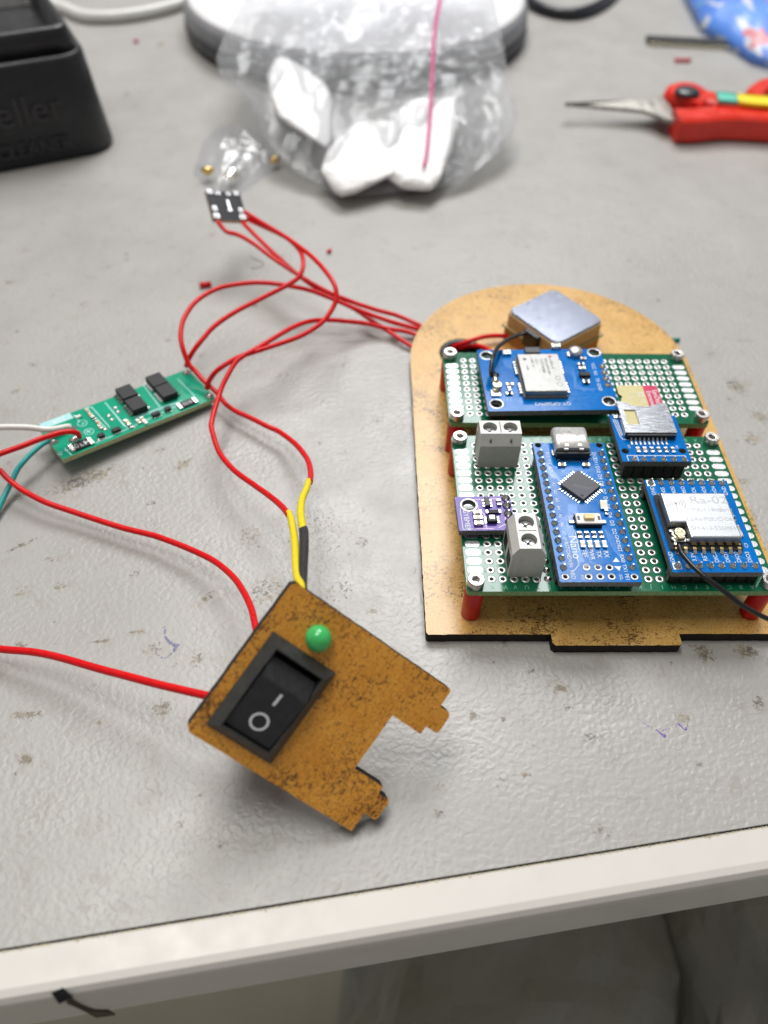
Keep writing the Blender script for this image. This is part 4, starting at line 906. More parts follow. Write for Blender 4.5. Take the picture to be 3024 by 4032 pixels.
# ------------------------------------------------------------------ battery board and power board
class Plane:
    def __init__(s, o, R):
        s.o = Vector(o); s.R = np.array(R); s.m = Matrix([[*s.R[0], o[0]*S], [*s.R[1], o[1]*S], [*s.R[2], o[2]*S], [0, 0, 0, 1]])
    def at(s, u, v, h=0):
        d = CR.T @ np.array([(u-1512)/CF, (v-2016)/CF, 1.0]); n = s.R[:, 2]; t = ((np.array(s.o)-CC) @ n+h)/(d @ n); x = CC+t*d
        return s.R.T @ (x-np.array(s.o))
    def w(s, x, y, z=0): return s.o+Vector(s.R @ np.array([x, y, z]))
BP = Plane((-103.1, 49.3, 6.0), [[0.7862, -0.6138, 0.0716], [0.6143, 0.7889, 0.0166], [-0.0667, 0.031, 0.9973]])
def battery_board():
    root = thing('battery_board', 'narrow bright green battery protection board with four black power chips', 'circuit board', mat=BP.m)
    c6 = lambda x, y, h=0: BP.at(150+x/2.2726, 1440+y/2.2726, h)[:2]
    L, W = 46.6, 16.14
    MB().plate(rrect(0, L, 0, W, .15, 1), [], -1.5, 0).build('board', ['mask_bms', 'edge_bms'], root)
    for quad in ([(670, 212), (830, 155), (905, 250), (760, 300)], [(760, 300), (905, 250), (1000, 365), (840, 420)], [(955, 105), (1090, 55), (1165, 140), (1030, 190)], [(1030, 190), (1165, 140), (1275, 235), (1110, 300)]):
        p = np.array([c6(x, y, 2.1) for x, y in quad]); c = p.mean(0)
        left = quad[0][0] < 900; k = thing_child('power_chip', root, (c[0], c[1], 0))
        MB().box(-2.3, 2.3, -2.66, 2.66, .1, 2.2, .14).build('chip_body', 'chip_black', k)
        s_ = 1 if left else -1
        MB().box(min(s_*1.9, s_*3.0), max(s_*1.9, s_*3.0), -2.2, 2.2, 0, .5, .1).build('metal_tab', 'tin', k)
        for q in range(4): MB().tube([(-s_*1.9, -1.9+q*1.27, .8), (-s_*2.5, -1.9+q*1.27, .75), (-s_*2.75, -1.9+q*1.27, .25), (-s_*3.3, -1.9+q*1.27, .2)], .27, 6).build('lead', 'solder', k)
    r = c6(385, 705, .4); o = smd(root, 'shunt_resistor', r[0], r[1], 0, 6.4, 2.9, .6, 'chip_black', 0, 'solder', .17)
    text('430', root, r[0], r[1], .64, 2.3, 'silk', 180, sx=1.15)
    r = c6(1335, 335, .4); smd(root, 'shunt_resistor', r[0], r[1], 0, 6.0, 2.4, .6, 'chip_black', 0, 'solder', .17); text('R50', root, r[0], r[1], .64, 1.7, 'silk_grey', 180)
    for x, y in ((700, 578), (1055, 435), (565, 628), (1160, 390)): p = c6(x, y, .4); small_ic(root, 'control_chip', p[0], p[1], 0, 2.4 if x in (700, 1055) else 1.8, 1.4, 1.0, 6, 0)
    for x, y, bd, dg in ((440, 400, 'cap_tan', 90), (470, 440, 'resistor_orange', 90), (500, 470, 'chip_black', 90), (540, 510, 'resistor_orange', 90), (560, 550, 'cap_tan', 90), (360, 455, 'ceramic_cream', 0), (630, 440, 'solderball', 0), (660, 475, 'solderball', 0),
                         (800, 505, 'resistor_orange', 90), (825, 540, 'chip_black', 90), (935, 480, 'resistor_orange', 90), (900, 500, 'cap_tan', 90), (960, 505, 'ceramic_cream', 90), (600, 560, 'solderball', 0), (690, 370, 'solderball', 0), (715, 405, 'solderball', 0), (775, 480, 'solderball', 0), (545, 655, 'solderball', 0), (850, 545, 'solderball', 0)):
        p = c6(x, y, .3)
        if bd == 'solderball': inst('solder_joint', BL, root, (p[0], p[1], 0), 0, (.85, .7, .6))
        else: smd(root, 'resistor' if bd != 'cap_tan' else 'capacitor', p[0], p[1], 0, 1.7, .95, .5, bd, dg)
    for x, y, sx, sy in ((1330, 55, 1.7, 1.2), (1535, 265, 1.6, 1.5), (290, 560, 2.0, 1.1), (330, 650, 2.2, 1.3), (140, 680, 1.6, 1.0)):
        p = c6(x, y, .3); inst('solder_joint', BL, root, (p[0], p[1], 0), 0, (sx, sy, 1.6))
    p = c6(165, 495); MB().box(p[0]-4.4, p[0]+4.4, p[1]-1.3, p[1]+1.3, .005, .03).build('label_patch', 'silk_cyan', root); text('20A', root, p[0]+.6, p[1], .05, 2.4, 'silk', 180)
    for t, x, y in (('-', 395, 515), ('+', 455, 590)):
        q = c6(x, y); text(t, root, q[0], q[1], .03, 3.6, 'silk_cyan', 20)
        b = MB(); cc = [(1.35*math.cos(2*math.pi*i/22), 1.35*math.sin(2*math.pi*i/22), .03) for i in range(22)]; b.loft([cc, [(x_*.86, y_*.86, z_) for x_, y_, z_ in cc]], 0, False); b.build('terminal_mark', 'silk_cyan', root, (q[0], q[1], 0))
    q = c6(205, 790); text('B1', root, q[0], q[1]+.4, .03, 1.7, 'silk_cyan', 60)
    ln = [[(430, 380), (610, 560)], [(480, 370), (640, 550)], [(430, 380), (480, 370)], [(610, 340), (770, 540)], [(320, 440), (370, 500)], [(860, 460), (1290, 310)], [(870, 470), (1260, 330)], [(240, 760), (480, 670)], [(1250, 120), (1400, 270)], [(940, 170), (1090, 370)], [(600, 330), (790, 550)], [(640, 640), (1260, 350)], [(520, 690), (640, 640)], [(240, 740), (300, 800)]]
    strips(root, [[tuple(c6(*p)) for p in l] for l in ln], .28, .02, 'silk_cyan', 'silkscreen_line')
battery_board()
KP = Plane((-73.6, 149.1, 20.0), [[0.8971, -0.2708, 0.3492], [0.3684, 0.8947, -0.2526], [-0.2441, 0.3552, 0.9024]])
def power_board():
    root = thing('power_board', 'tiny black circuit board held up by thin red wires', 'circuit board', mat=KP.m); L, W = 12.1, 12.6
    MB().plate(rrect(0, L, 0, W, .2, 1), [], -1.4, 0).build('board', ['mask_black', 'desk_core'], root)
    MB().box(6.4, 7.2, 4.4, 8.6, .01, .3, .1).build('solder_bar', 'tin', root); MB().box(6.1, 7.6, 3.8, 4.6, .01, .3, .1).build('solder_pad', 'tin', root)
    for x, y, a, b in ((1.5, 1.4, 2.0, 1.8), (1.5, 4.6, 1.5, 2.0), (10.6, 1.5, 2.0, 1.8), (10.6, 4.4, 1.5, 1.8), (1.3, 11.7, 1.8, 1.6), (4.0, 11.3, 1.7, 1.3), (7.7, 11.3, 1.5, 1.3), (10.6, 11.7, 1.6, 1.6)):
        MB().box(x-a/2, x+a/2, y-b/2, y+b/2, .01, .35, .12).build('solder_pad', 'tin', root); inst('solder_joint', BL, root, (x, y, .1), 0, (a*.5, b*.5, 1.3))
power_board()

# ------------------------------------------------------------------ wires
def c4(x, y): return (600+x/1.508, 700+y/1.508)
def path(px, per=7):
    return smooth([at(*(p[:2]), p[2]) if len(p) == 3 else Vector(p[0]) for p in px], per)
def P4(L): return [(*c4(a, b), z) for a, b, z in L]
def wire(label, pts, r=.74, mat='wire_red', name='red_wire', bare=True, core='solder'):
    k0 = random.uniform(0, 9); pts = [p+Vector((noise2(i*.11, .3, k0), noise2(i*.13, 1.3, k0+2), 0))*.16 for i, p in enumerate(pts)]
    root = thing(name, label, 'wire', pts[0], group={'red_wire': 'thin red wires across the desk', 'antenna_lead': 'black antenna leads'}.get(name)); o = pts[0]
    MB().tube([p-o for p in pts], r, 12).build('insulation', mat, root)
    if bare:
        d = (pts[0]-pts[1]).normalized(); MB().tube([pts[1]-o, pts[0]-o+d*.9], r*.55, 8).build('bare_end', core, root)
    return root, o
kp = lambda x, y, z=-.6: [KP.w(x, y, z)]
W1 = path([kp(1.6, -.2)]+P4([(440, 318, 17), (510, 338, 17), (600, 390, 16.5), (700, 465, 15), (830, 553, 13), (960, 635, 11), (1080, 695, 9), (1200, 742, 7), (1330, 785, 5), (1450, 818, 3.5), (1600, 880, 2), (1690, 915, 1.4)]))
W2 = path([kp(10.2, -.2)]+P4([(620, 352, 16), (740, 466, 14.5), (860, 574, 12.5), (980, 660, 10), (1100, 728, 7.5), (1195, 775, 5.5), (1320, 858, 3.5), (1450, 942, 2), (1575, 1022, 1.2), (1640, 1060, 1.0)]))
W3 = path([kp(12.2, 4.5)]+P4([(640, 260, 19), (760, 330, 20), (860, 400, 21), (960, 480, 22), (1040, 570, 22), (1085, 650, 21), (1092, 720, 19), (1060, 790, 17), (990, 870, 15.5), (880, 940, 14.5), (740, 990, 13.5), (580, 1042, 13), (480, 1080, 12), (390, 1140, 10.5), (342, 1200, 7.5), (325, 1252, 4.6)]))
W4 = path([kp(12.2, 1.5)]+P4([(690, 303, 18), (790, 350, 19), (860, 412, 20), (892, 470, 20.5), (892, 540, 20), (858, 600, 18.5), (770, 655, 17), (640, 720, 16), (500, 790, 15), (370, 880, 13.5), (280, 980, 11.5), (225, 1060, 8.5), (203, 1118, 5)]))
W5 = path(P4([(1690, 935, 1.4), (1600, 905, 2.2), (1400, 850, 4.5), (1200, 776, 7.5), (1080, 722, 9.5), (960, 676, 11.5), (860, 650, 13), (760, 632, 14), (640, 622, 15), (520, 630, 16), (380, 662, 16.5), (260, 732, 16.5), (190, 830, 15.5), (165, 930, 14), (180, 1015, 12), (215, 1100, 9), (250, 1145, 7.5), (310, 1210, 6), (385, 1278, 4.5), (430, 1335, 4), (500, 1385, 4), (580, 1425, 4.2), (680, 1475, 4.6), (760, 1512, 5)])
          +[(1167, 1752, 8), (1208, 1805, 11), (1222, 1855, 14), (1217, 1900, 17)])
W6 = path(P4([(1670, 985, 1.4), (1530, 918, 2.2), (1400, 895, 3), (1300, 872, 4), (1200, 856, 5.5), (1050, 845, 8), (940, 852, 10), (840, 886, 12), (720, 952, 13), (600, 1022, 13.5), (540, 1058, 13.5), (495, 1095, 13), (450, 1170, 12), (405, 1265, 10.5), (372, 1370, 9.5), (356, 1440, 9)])
          +[(835, 1689, 8.8), (856, 1762, 9), (892, 1822, 9.5), (940, 1870, 10.5), (1000, 1909, 12), (1060, 1952, 14.5), (1110, 1995, 17.5), (1140, 2035, 20)])
wire('red wire from the tiny black board pad running straight to the hardboard arch', W1)
wire('red wire from the tiny black board meeting the arch closest to the camera', W2)
wire('red wire bending wide from the tiny black board to the near battery board corner', W3)
wire('red wire curving from the tiny black board to the far battery board corner', W4)
r5, o5 = wire('red wire looping past the battery board to the sleeve that is yellow and black', W5, bare=False)
r6, o6 = wire('red wire winding from the hardboard arch down to the plain yellow sleeve', W6, bare=False)
s1 = path([(1136, 2018, 19.2), (1146, 2045, 20.6), (1157, 2100, 23.5), (1163, 2160, 27), (1166, 2220, 31), (1172, 2272, 34.5), (1184, 2305, 36.5), (1191, 2330, 37.5)])
MB().tube([p-o6 for p in s1], lambda t: .80+.12*t-.35*max(0, t-.85)/.15, 14).build('yellow_sleeve', 'sleeve_yellow', r6)
s2 = path([(1216, 1893, 16.6), (1207, 1925, 19), (1190, 1965, 21.5), (1184, 2010, 24), (1187, 2050, 26), (1195, 2090, 27.5)])
MB().tube([p-o5 for p in s2], lambda t: .78+.12*t, 14).build('yellow_sleeve', 'sleeve_yellow', r5)
s3 = path([(1193, 2078, 26.6), (1196, 2095, 27.6), (1197, 2140, 29.5), (1195, 2200, 32), (1193, 2260, 34.5), (1192, 2320, 36.6)])
MB().tube([p-o5 for p in s3], lambda t: min(1.0, .8+t*3)*(1.02-.35*max(0, t-.5)), 14).build('black_sleeve', 'sleeve_black', r5)
# switch leads
c5 = lambda x, y, z: (x/1.659, 1400+y/1.659, z)
W7 = path([c5(518, 528, 7.4), c5(500, 508, 9.5), c5(455, 497, 10.5), c5(390, 505, 11), c5(300, 532, 11.5), c5(150, 590, 12), c5(0, 642, 12), (-60, 1808, 11), (-72, 1822, 10), (-55, 1830, 9), c5(0, 752, 7), c5(50, 805, 6), c5(150, 884, 5), c5(300, 962, 4.5), c5(500, 1030, 4), c5(750, 1108, 4), c5(950, 1162, 4.5),
           (640, 2120, 5), (766, 2169, 6), (855, 2215, 8), (915, 2265, 10), (955, 2325, 12.5), (988, 2395, 15), (1005, 2460, 17), (1020, 2530, 18.5)])
wire('red wire from the battery board plus pad swinging out and back behind the switch panel', W7, .76)
W8 = path([(-80, 2545, 4), (0, 2556, 5), (110, 2566, 6.5), (237, 2590, 8), (370, 2626, 10), (510, 2664, 12), (693, 2710, 14.5), (811, 2738, 16), (900, 2757, 17)])
wire('thick red wire reaching the lower side of the switch panel from the frame edge', W8, .84, bare=False)
Ww = path([(-60, 1690, 12), (0, 1682, 11.5), (90, 1681, 10.5), (150, 1688, 9.5), (200, 1692, 8.6), (255, 1682, 7.4), (275, 1680, 6.8)])
wire('white wire soldered to the end of the green battery board', Ww, .85, 'wire_white', 'white_wire')
Wt = path([(192, 1735, 6.2), (165, 1750, 6.5), (133, 1776, 6.5), (98, 1812, 6), (68, 1852, 5), (36, 1914, 3.5), (0, 1985, 2.2), (-25, 2050, 1.2)])
wire('teal wire soldered to the corner of the green battery board', Wt, .72, 'wire_teal', 'teal_wire')
# coax leads
z5 = lambda x, y, z: (2480+x/3.0496, 1840+y/3.0496, z)
Wc = path([z5(585, 930, 21.2), z5(595, 965, 21.2), z5(640, 1060, 21.6), z5(740, 1180, 22), z5(860, 1282, 22), z5(1000, 1392, 21.5), z5(1200, 1543, 20), z5(1400, 1682, 18), z5(1659, 1815, 15), (3110, 2460, 12), (3200, 2470, 8)])
wire('thin black antenna lead arching out of the silver shielded module', Wc, .57, 'coax_black', 'antenna_lead', False)
z1 = lambda x, y, z: (1700+x/2.1829, 1340+y/2.1829, z)
Wg = path([(2112, 1306, 9), (2085, 1308, 11), (2050, 1316, 14), (2015, 1330, 17.5), z1(625, 12, 20), z1(565, 60, 22.5), z1(532, 130, 23.5), z1(517, 200, 23.5), z1(512, 270, 22.5), z1(522, 310, 21.4)])
wire('short black lead bridging the patch antenna and the blue receiver module', Wg, .6, 'coax_black', 'antenna_lead', False)
Wh = path([(1740, 1385, 1.0), (1775, 1368, 2), (1815, 1355, 4.0), (1860, 1340, 5.4), (1910, 1326, 5.6), (1960, 1322, 5.2), (2020, 1328, 4.8), (2070, 1345, 5), (2120, 1372, 5.5), (2160, 1395, 6)])
wire('red wire coming up through the round hole in the hardboard arch', Wh, .75, bare=False)
Wh2 = path([(1770, 1378, .9), (1810, 1372, 1.6), (1850, 1362, 3.2), (1900, 1366, 5), (1960, 1400, 6), (2040, 1430, 7)])
wire('second red lead lying low in the round hole of the hardboard arch', Wh2, .75, bare=False)

# ------------------------------------------------------------------ offcuts on the desk
def offcut(name, label, u, v, l, w, h, mat, deg, cat='offcut'):
    p = at(u, v, 0); root = thing(name, label, cat, p, deg, 'insulation offcuts on the desk')
    b = MB(); b.tube([(-l/2, 0, w/2+.02), (-l/6, .1, w/2+.05), (l/6, 0, w/2+.03), (l/2, .05, w/2+.02)], w/2, 10); b.build('casing', mat, root)
    MB().cyl(0, 0, 0, .02, .1).build('core', 'gap_dark', root); return root
offcut('wire_offcut', 'short red insulation offcut lying behind the green battery board', 810, 1130, 3.8, 1.9, 2, 'wire_red', 18)
offcut('wire_offcut', 'tiny red insulation crumb between the wire loops and the plastic bag', 1297, 995, 1.6, 1.3, 2, 'wire_red', 60)
offcut('wire_offcut', 'teal insulation offcut beside the arched plate', 2658, 1345, 2.6, 1.3, 2, 'teal_scrap', 5)
offcut('wire_offcut', 'flat pink insulation strip in front of the socket strip', 2686, 245, 8.5, 1.9, 2, 'pink_scrap', 0)
offcut('wire_offcut', 'tiny red crumb near the black cleaner tub', 537, 168, 2.4, 1.6, 2, 'pink_scrap', 20)

# ------------------------------------------------------------------ things behind
def cleaner():
    d = Vector((math.cos(math.radians(26)), math.sin(math.radians(26)), 0)); o = at(438, 600, 0)+d*4
    root = thing('cleaner_tub', 'black open plastic tip cleaner tub with raised lettering', 'tub', o, 26)
    def rr(x0, x1, y0, y1, r, z): return [(x, y, z) for x, y in rrect(x0, x1, y0, y1, r, 6)]
    W, D = 96, 80
    b = MB(); b.loft([rr(-W+1, -1, 1, D-1, 12, 0), rr(-W, 0, 0, D, 13, 1.5), rr(-W+3.5, -3.5, 3.2, D-3.2, 12, 36.5), rr(-W+4.2, -4.2, 3.9, D-3.9, 12, 38), rr(-W+6, -6, 6.0, D-6, 6, 38)], 0, True, True)
    b.build('body', 'box_black', root)
    b = MB(); b.loft([rr(-W+6.2, -6.2, 6.2, D-6.2, 6, 37.8), rr(-W+7.5, -7.5, 8.0, D-7.5, 6, 46), rr(-W+8.2, -8.2, 8.8, D-8.2, 5.5, 46.8), rr(-W+10.5, -10.5, 11.2, D-10.5, 4, 46.8), rr(-W+13, -13, 14, D-13, 4, 10)], 0, True, True)
    b.build('insert', 'box_black', root)
    for t, x, z, sz in (('Weller', -26, 21, 15), ('TIP CLEANER', -26, 7.2, 7.2)):
        me = text_mesh(t, sz, 'box_letter', .7, 'RIGHT'); o2 = bpy.data.objects.new('raised_lettering', me); o2.location = Vector((x+8, -.15+.09*(z-1.5), z))*S
        o2.rotation_euler = (math.radians(90-5), 0, 0); link(o2, root)
cleaner()
def lamp_base():
    c = Vector((-27, 394.5, 0)); root = thing('round_base', 'round white topped base with a dark grey rim behind the plastic bag', 'device base', c)
    MB().lathe(0, 0, [(86, 0), (92.5, 1.5), (93.5, 5), (93.0, 9)], 72).build('lower_rim', 'lamp_dark', root)
    MB().lathe(0, 0, [(93.0, 9), (92.6, 14), (91.0, 17)], 72).build('upper_rim', 'lamp_grey', root)
    MB().lathe(0, 0, [(91.0, 17), (89.5, 18.6), (84, 19.4), (10, 20)], 72).build('top_disc', 'lamp_white', root)
lamp_base()
Wcab = path([(120, -10, 3), (250, 30, 3), (330, 62, 3), (430, 66, 3), (520, 58, 3), (620, 40, 3), (720, 10, 3), (830, -40, 3)])
tag(MB().tube(Wcab, 3.0, 16).build('white_cable', 'cable_white'), 'thick white cable lying behind the black cleaner tub', 'cable')
Wcab = path([(2050, -30, 3), (2110, 20, 3), (2180, 45, 3), (2260, 52, 3), (2330, 35, 3), (2390, 0, 3), (2440, -50, 3)])
tag(MB().tube(Wcab, 3.0, 16).build('black_cable', 'cable_black'), 'dark curved cable lying beside the round base', 'cable')

def socket_strip():
    a, b_ = at(2548, 178, 0), at(2830, 192, 0); d = (b_-a); L = d.length+20; deg = math.degrees(math.atan2(d.y, d.x))
    root = thing('socket_strip', 'black female pin strip with gold contacts lying beside the blue packet', 'connector', a, deg)
    MB().box(0, L, 0, 8.0, 0, 2.4, .2).build('strip_body', 'plastic_black', root)
    pin = MB().tube([(0, 0, 1.4), (0, -1.0, 1.5), (0, -3.0, .5)], .36, 8).mesh('contact', 'gold_pale')
    n = int(L/2.54)
    for k in range(n): inst('contact', pin, root, (1.6+k*2.54, 0, 0))
socket_strip()

def scissors():
    c3 = lambda x, y: (2100+x/1.7955, y/1.7955)
    o = at(*c3(1080, 700), 0); root = thing('scissors', 'small red handled scissors with a black rivet, teal and yellow bands', 'scissors', o)
    Q = lambda x, y, z: tuple(at(*c3(x, y), z)-o)
    up = [(225, 724), (420, 717), (560, 712), (700, 707), (790, 703), (860, 690), (930, 660)]; lo = [(225, 726), (450, 746), (620, 762), (780, 780), (860, 805), (930, 840), (1010, 852)]
    b = MB(); top = [Q(x, y, 8.4) for x, y in up]+[Q(x, y, 7.4) for x, y in lo[::-1]]; n = len(top)
    b.loft([[(x, y, z-1.6) for x, y, z in top], top], 0, True, False); b.build('blade', 'blade_steel', root)
    p = Vector(Q(1075, 700, 8)); MB().lathe(p.x, p.y, [(9, 2), (10.2, 4.5), (10.4, 8), (9.4, 11.5), (6.5, 13), (1, 13.2)], 32).build('pivot_boss', 'scissor_red', root)
    p = Vector(Q(1090, 645, 13.6)); MB().lathe(p.x, p.y, [(5.6, 12.6), (5.6, 13.6), (4.6, 14.4), (1, 14.7)], 28).build('rivet', 'cable_black', root)
    def bar(name, mat, ctr, wdt, z0, z1):
        P = smooth([Vector(Q(x, y, z1)) for x, y in ctr], 6); b = MB(); rings = []
        for i, q in enumerate(P):
            t = (P[min(i+1, len(P)-1)]-P[max(i-1, 0)]); t.z = 0; t.normalize(); nn = Vector((-t.y, t.x, 0)); w = wdt/2
            rings.append([tuple(q+nn*w*a+Vector((0, 0, z)) ) for a, z in ((-.8, z0-z1), (-1, z0-z1+1), (-1, -1.2), (-.75, -.1), (.75, 0), (1, -1), (1, z0-z1+1), (.8, z0-z1))])
        b.loft(rings, 0, True, False); b.build(name, mat, root)
    bar('lower_handle', 'scissor_red', [(1020, 800), (1150, 800), (1300, 785), (1450, 785), (1700, 800), (2000, 830)], 13, .5, 11)
    bar('upper_handle', 'scissor_red', [(1100, 700), (1200, 665), (1350, 690), (1550, 705), (1800, 720), (2000, 700)], 11.5, 3, 12.5)
    bar('teal_band', 'tape_teal', [(1300, 680), (1440, 690)], 9.6, 12.4, 13.1)
    bar('yellow_band', 'tape_yellow', [(1443, 690), (1560, 706), (1800, 722)], 9.6, 12.4, 13.1)
    bar('finger_loop', 'scissor_red', [(1560, 660), (1600, 610), (1680, 570), (1850, 560), (2000, 600), (2050, 680)], 8, 4, 13)
scissors()

# ------------------------------------------------------------------ plastic bags
def film_bag():
    root = thing('zip_bag', 'large crumpled clear plastic bag holding white tissue, with a magenta zip line', 'plastic bag', at(1450, 760, 0)); o = root.location/S
    # outline in rows from the bottom up: (v, left u, right u)
    rows = [(772, 1320, 1370), (748, 1290, 1690), (720, 1240, 1800), (690, 1180, 1860), (650, 1130, 1900), (600, 1060, 1965), (540, 1040, 2010), (470, 1020, 2040), (380, 960, 2020), (300, 868, 2000), (230, 850, 1990), (150, 880, 1975), (60, 930, 1960), (-40, 980, 1940), (-140, 1010, 1930)]
    def z_of(v): return 2.5+(775-v)/780*29
    nu = 64
    for side in (0, 1):
        b = MB(); rings = []; vv = np.linspace(775, -140, 60)
        for v in vv:
            rv = [r[0] for r in rows][::-1]; l = np.interp(v, rv, [r[1] for r in rows][::-1]); r = np.interp(v, rv, [r[2] for r in rows][::-1])
            ring = []
            for k in range(nu):
                t = k/(nu-1); u = l+(r-l)*t; p = at(u, v, z_of(v)); bul = math.sin(math.pi*t)**.6*min(1, (780-v)/220)
                fold = noise2(u/70, v/240, 2+side*5)*1.6+abs(noise2(u/95+v/900, v/520, 9+side))*5.0-abs(noise2(u/130+v/260, v/190, 7+side))*4.0+noise2(u/60, v/90, 4+side)*.5
                w = (CC-np.array(p)); w = Vector(w).normalized()
                off = (9*bul+fold*min(1, bul*1.6)) if side == 0 else -(7*bul+fold*.4*bul)
                q = p+w*off
                if side == 1: q.z = max(q.z, .6)
                ring.append(tuple(q-o))
            rings.append(ring)
        b.loft(rings, 0, False, True, False); b.build('front_film' if side == 0 else 'back_film', 'film', root)
    pts = smooth([at(u, v, z_of(v))+Vector(CC-np.array(at(u, v, z_of(v)))).normalized()*10.5-o for u, v in ((1742, -130), (1732, 0), (1716, 90), (1706, 200), (1702, 300), (1696, 420), (1688, 520), (1680, 600), (1668, 655))], 6)
    MB().tube(pts, lambda t: .95-.35*t, 10, 0, True, .5).build('zip_line', 'zip_magenta', root)
    return z_of
zof = film_bag()
import bmesh
def hull_lump(name, label, px, thick, zf, smoothlv=2, dz=0, mat='tissue', cat='tissue', front=1.5):
    bm = bmesh.new(); pts = []
    for p in px:
        u, v = p[:2]; h = p[2] if len(p) > 2 else 0
        q = at(u, v, zf(v)+dz); w = Vector(CC-np.array(q)).normalized()
        pts.append(q+w*(front+h)); pts.append(q-w*thick)
    o = sum(pts, Vector())/len(pts); o.z = max(0, min(p.z for p in pts))
    for p in pts:
        p = p.copy(); p.z = max(p.z, .7); bm.verts.new((p-o)*S)
    bmesh.ops.convex_hull(bm, input=bm.verts)
    bmesh.ops.delete(bm, geom=[v for v in bm.verts if not v.link_faces], context='VERTS')
    bmesh.ops.subdivide_edges(bm, edges=bm.edges, cuts=3, use_grid_fill=True)
    for v in bm.verts:
        c = v.co/S; n = noise2(c.x/9, c.y/9+c.z/8, 3)*1.0; v.co += v.normal*n*S if v.normal.length else Vector()
    for _ in range(1): bmesh.ops.smooth_vert(bm, verts=bm.verts, factor=.5, use_axis_x=True, use_axis_y=True, use_axis_z=True)
    for f in bm.faces: f.smooth = True
    me = bpy.data.meshes.new(name); bm.to_mesh(me); bm.free(); me.materials.append(M[mat]); ob = bpy.data.objects.new(name, me); ob.location = o*S; link(ob)
    return tag(ob, label, cat, 'white tissues in the bag')
hull_lump('tissue', 'white tissue wad at the bag bottom, its pointed corner lowest', [(1340, 782), (1258, 670), (1290, 590), (1390, 490), (1560, 470), (1610, 600), (1570, 690), (1440, 715), (1480, 600, 3)], 7, zof, front=8)
hull_lump('tissue', 'white folded tissue under the lower end of the magenta line', [(1692, 760), (1580, 738), (1500, 690), (1555, 455), (1640, 385), (1795, 380), (1805, 480), (1775, 620), (1735, 705), (1680, 560, 2)], 7, zof, front=7)
hull_lump('tissue', 'white tissue wad in the upper bag on the side of the black tub', [(1300, 600), (1085, 450), (1050, 300), (1105, 215), (1190, 325), (1295, 335), (1310, 420), (1220, 470, 2)], 6, zof, front=7)

def small_bag():
    o = at(930, 740, 0); root = thing('small_bag', 'small clear plastic pouch with gold connectors behind the tiny black board', 'plastic pouch', o)
    px = [(760, 690), (800, 560), (870, 500), (1000, 520), (1090, 590), (1110, 640), (1060, 690), (960, 760), (850, 770)]
    P = [at(u, v, 0)-o for u, v in px]; c = sum(P, Vector())/len(P); b = MB(); n = 48; rings = []
    def bd(a):
        t = (a/(2*math.pi)*len(P)) % len(P); i = int(t); return P[i].lerp(P[(i+1) % len(P)], t-i)
    for k in range(14):
        s_ = 1-k/14
        rings.append([tuple(c+(bd(2*math.pi*i/n)-c)*s_+Vector((0, 0, .6+7*max(0, 1-s_**2)**.7+abs(noise2(i*.28, k*.25, 3))*2.4*(1-s_**3)))) for i in range(n)])
    b.loft(rings, 0, True, True); b.build('pouch_film', 'film_thin', root)
    for k, (u, v) in enumerate(((818, 672), (905, 690), (1085, 625))):
        p = at(u, v, 4); g = thing('gold_connector', ['gold connector in the small pouch, the one nearest the black tub', 'gold connector in the middle of the small pouch', 'gold connector in the small pouch, the one nearest the tissue bag'][k], 'connector', p, 30*k, 'gold connectors in the pouch')
        b = MB(); b.tube([(-2.4, 0, 0), (0, 0, .4), (2.4, 0, 0)], 1.1, 12); b.build('barrel', 'gold', g); MB().box(-1.2, 1.2, -1.3, 1.3, -1.6, -.3, .2).build('flange', 'gold', g)
    p, q = at(960, 600, 5), at(880, 745, 7); b = MB(); b.tube([p-o, (p+q)/2-o+Vector((0, 0, 2)), q-o], 1.9, 10, 0, True, .4); b.build('folded_edge', 'film', root)
small_bag()
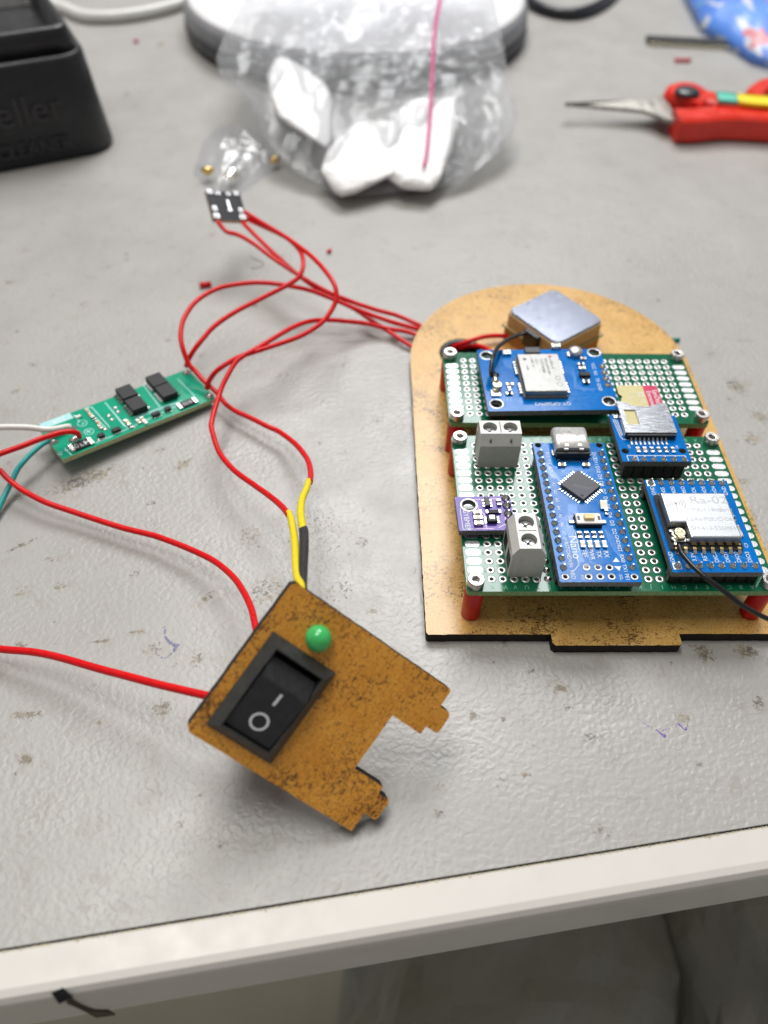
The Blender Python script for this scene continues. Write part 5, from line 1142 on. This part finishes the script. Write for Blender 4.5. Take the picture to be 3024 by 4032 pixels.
def packet():
    px = [(2640, -80), (2690, 30), (2740, 130), (2860, 210), (2965, 275), (3060, 300), (3200, 220), (3260, 0), (3100, -160), (2800, -180)]
    o = at(2960, 270, 0); root = thing('packet', 'glossy blue printed packet in a clear sleeve behind the scissors', 'packet', o)
    for nm, mat, sc_, hh in (('printed_pouch', 'packet_print', .93, 16), ('clear_sleeve', 'film_thin', 1.0, 21)):
        P = [at(u, v, 0)-o for u, v in px]; c = sum(P, Vector())/len(P); P = [c+(p-c)*sc_ for p in P]; b = MB(); n = 60; rings = []
        def bd(a):
            t = (a/(2*math.pi)*len(P)) % len(P); i = int(t); return P[i].lerp(P[(i+1) % len(P)], t-i)
        for k in range(16):
            s_ = 1-k/16
            rings.append([tuple(c+(bd(2*math.pi*i/n)-c)*s_+Vector((0, 0, .5+hh*(1-s_**2)**.6+noise2(i*.5, k*.4, 5)*1.4*(1-s_)))) for i in range(n)])
        b.loft(rings, 0, True, True); b.build(nm, mat, root)
packet()
tag(MB().tube(smooth([at(u, v, .12) for u, v in ((985, 1005), (1000, 1018), (1030, 1030), (1040, 1042), (1015, 1052), (990, 1056))], 5), .12, 6).build('fibre', 'desk_core'), 'thin curled fibre lying on the desk behind the wire loops', 'fibre')

# strap on the front edge of the desk
def strap():
    o = EP+E1*-73-E2*9; root = thing('strap', 'black tab with a brown ribbon end hanging from the white desk edge', 'strap', at(235, 3930, -2))
    o = root.location/S
    z = [at(205, 3912, -1.2), at(250, 3890, -.8), at(288, 3925, -1.6), at(232, 3952, -2.4)]
    b = MB(); b.loft([[tuple(p-o-Vector((0, 0, .4))) for p in z], [tuple(p-o+Vector((0, 0, .45))) for p in z]], 0); b.build('tab', 'gap_dark', root)
    zz = [(262, 3945, 280, 3920, -3), (310, 3965, 330, 3932, -9), (350, 3985, 385, 3948, -14), (380, 4002, 455, 3992, -19)]
    b = MB(); A = [at(u, v, z_)-o for u, v, _, _, z_ in zz]; B = [at(u, v, z_)-o for _, _, u, v, z_ in zz]; d = Vector((0, -.25, 0))
    b.loft([[tuple(p), tuple(q), tuple(q+d), tuple(p+d)] for p, q in zip(A, B)], 0); b.build('ribbon', 'strap_brown', root)
strap()
person()
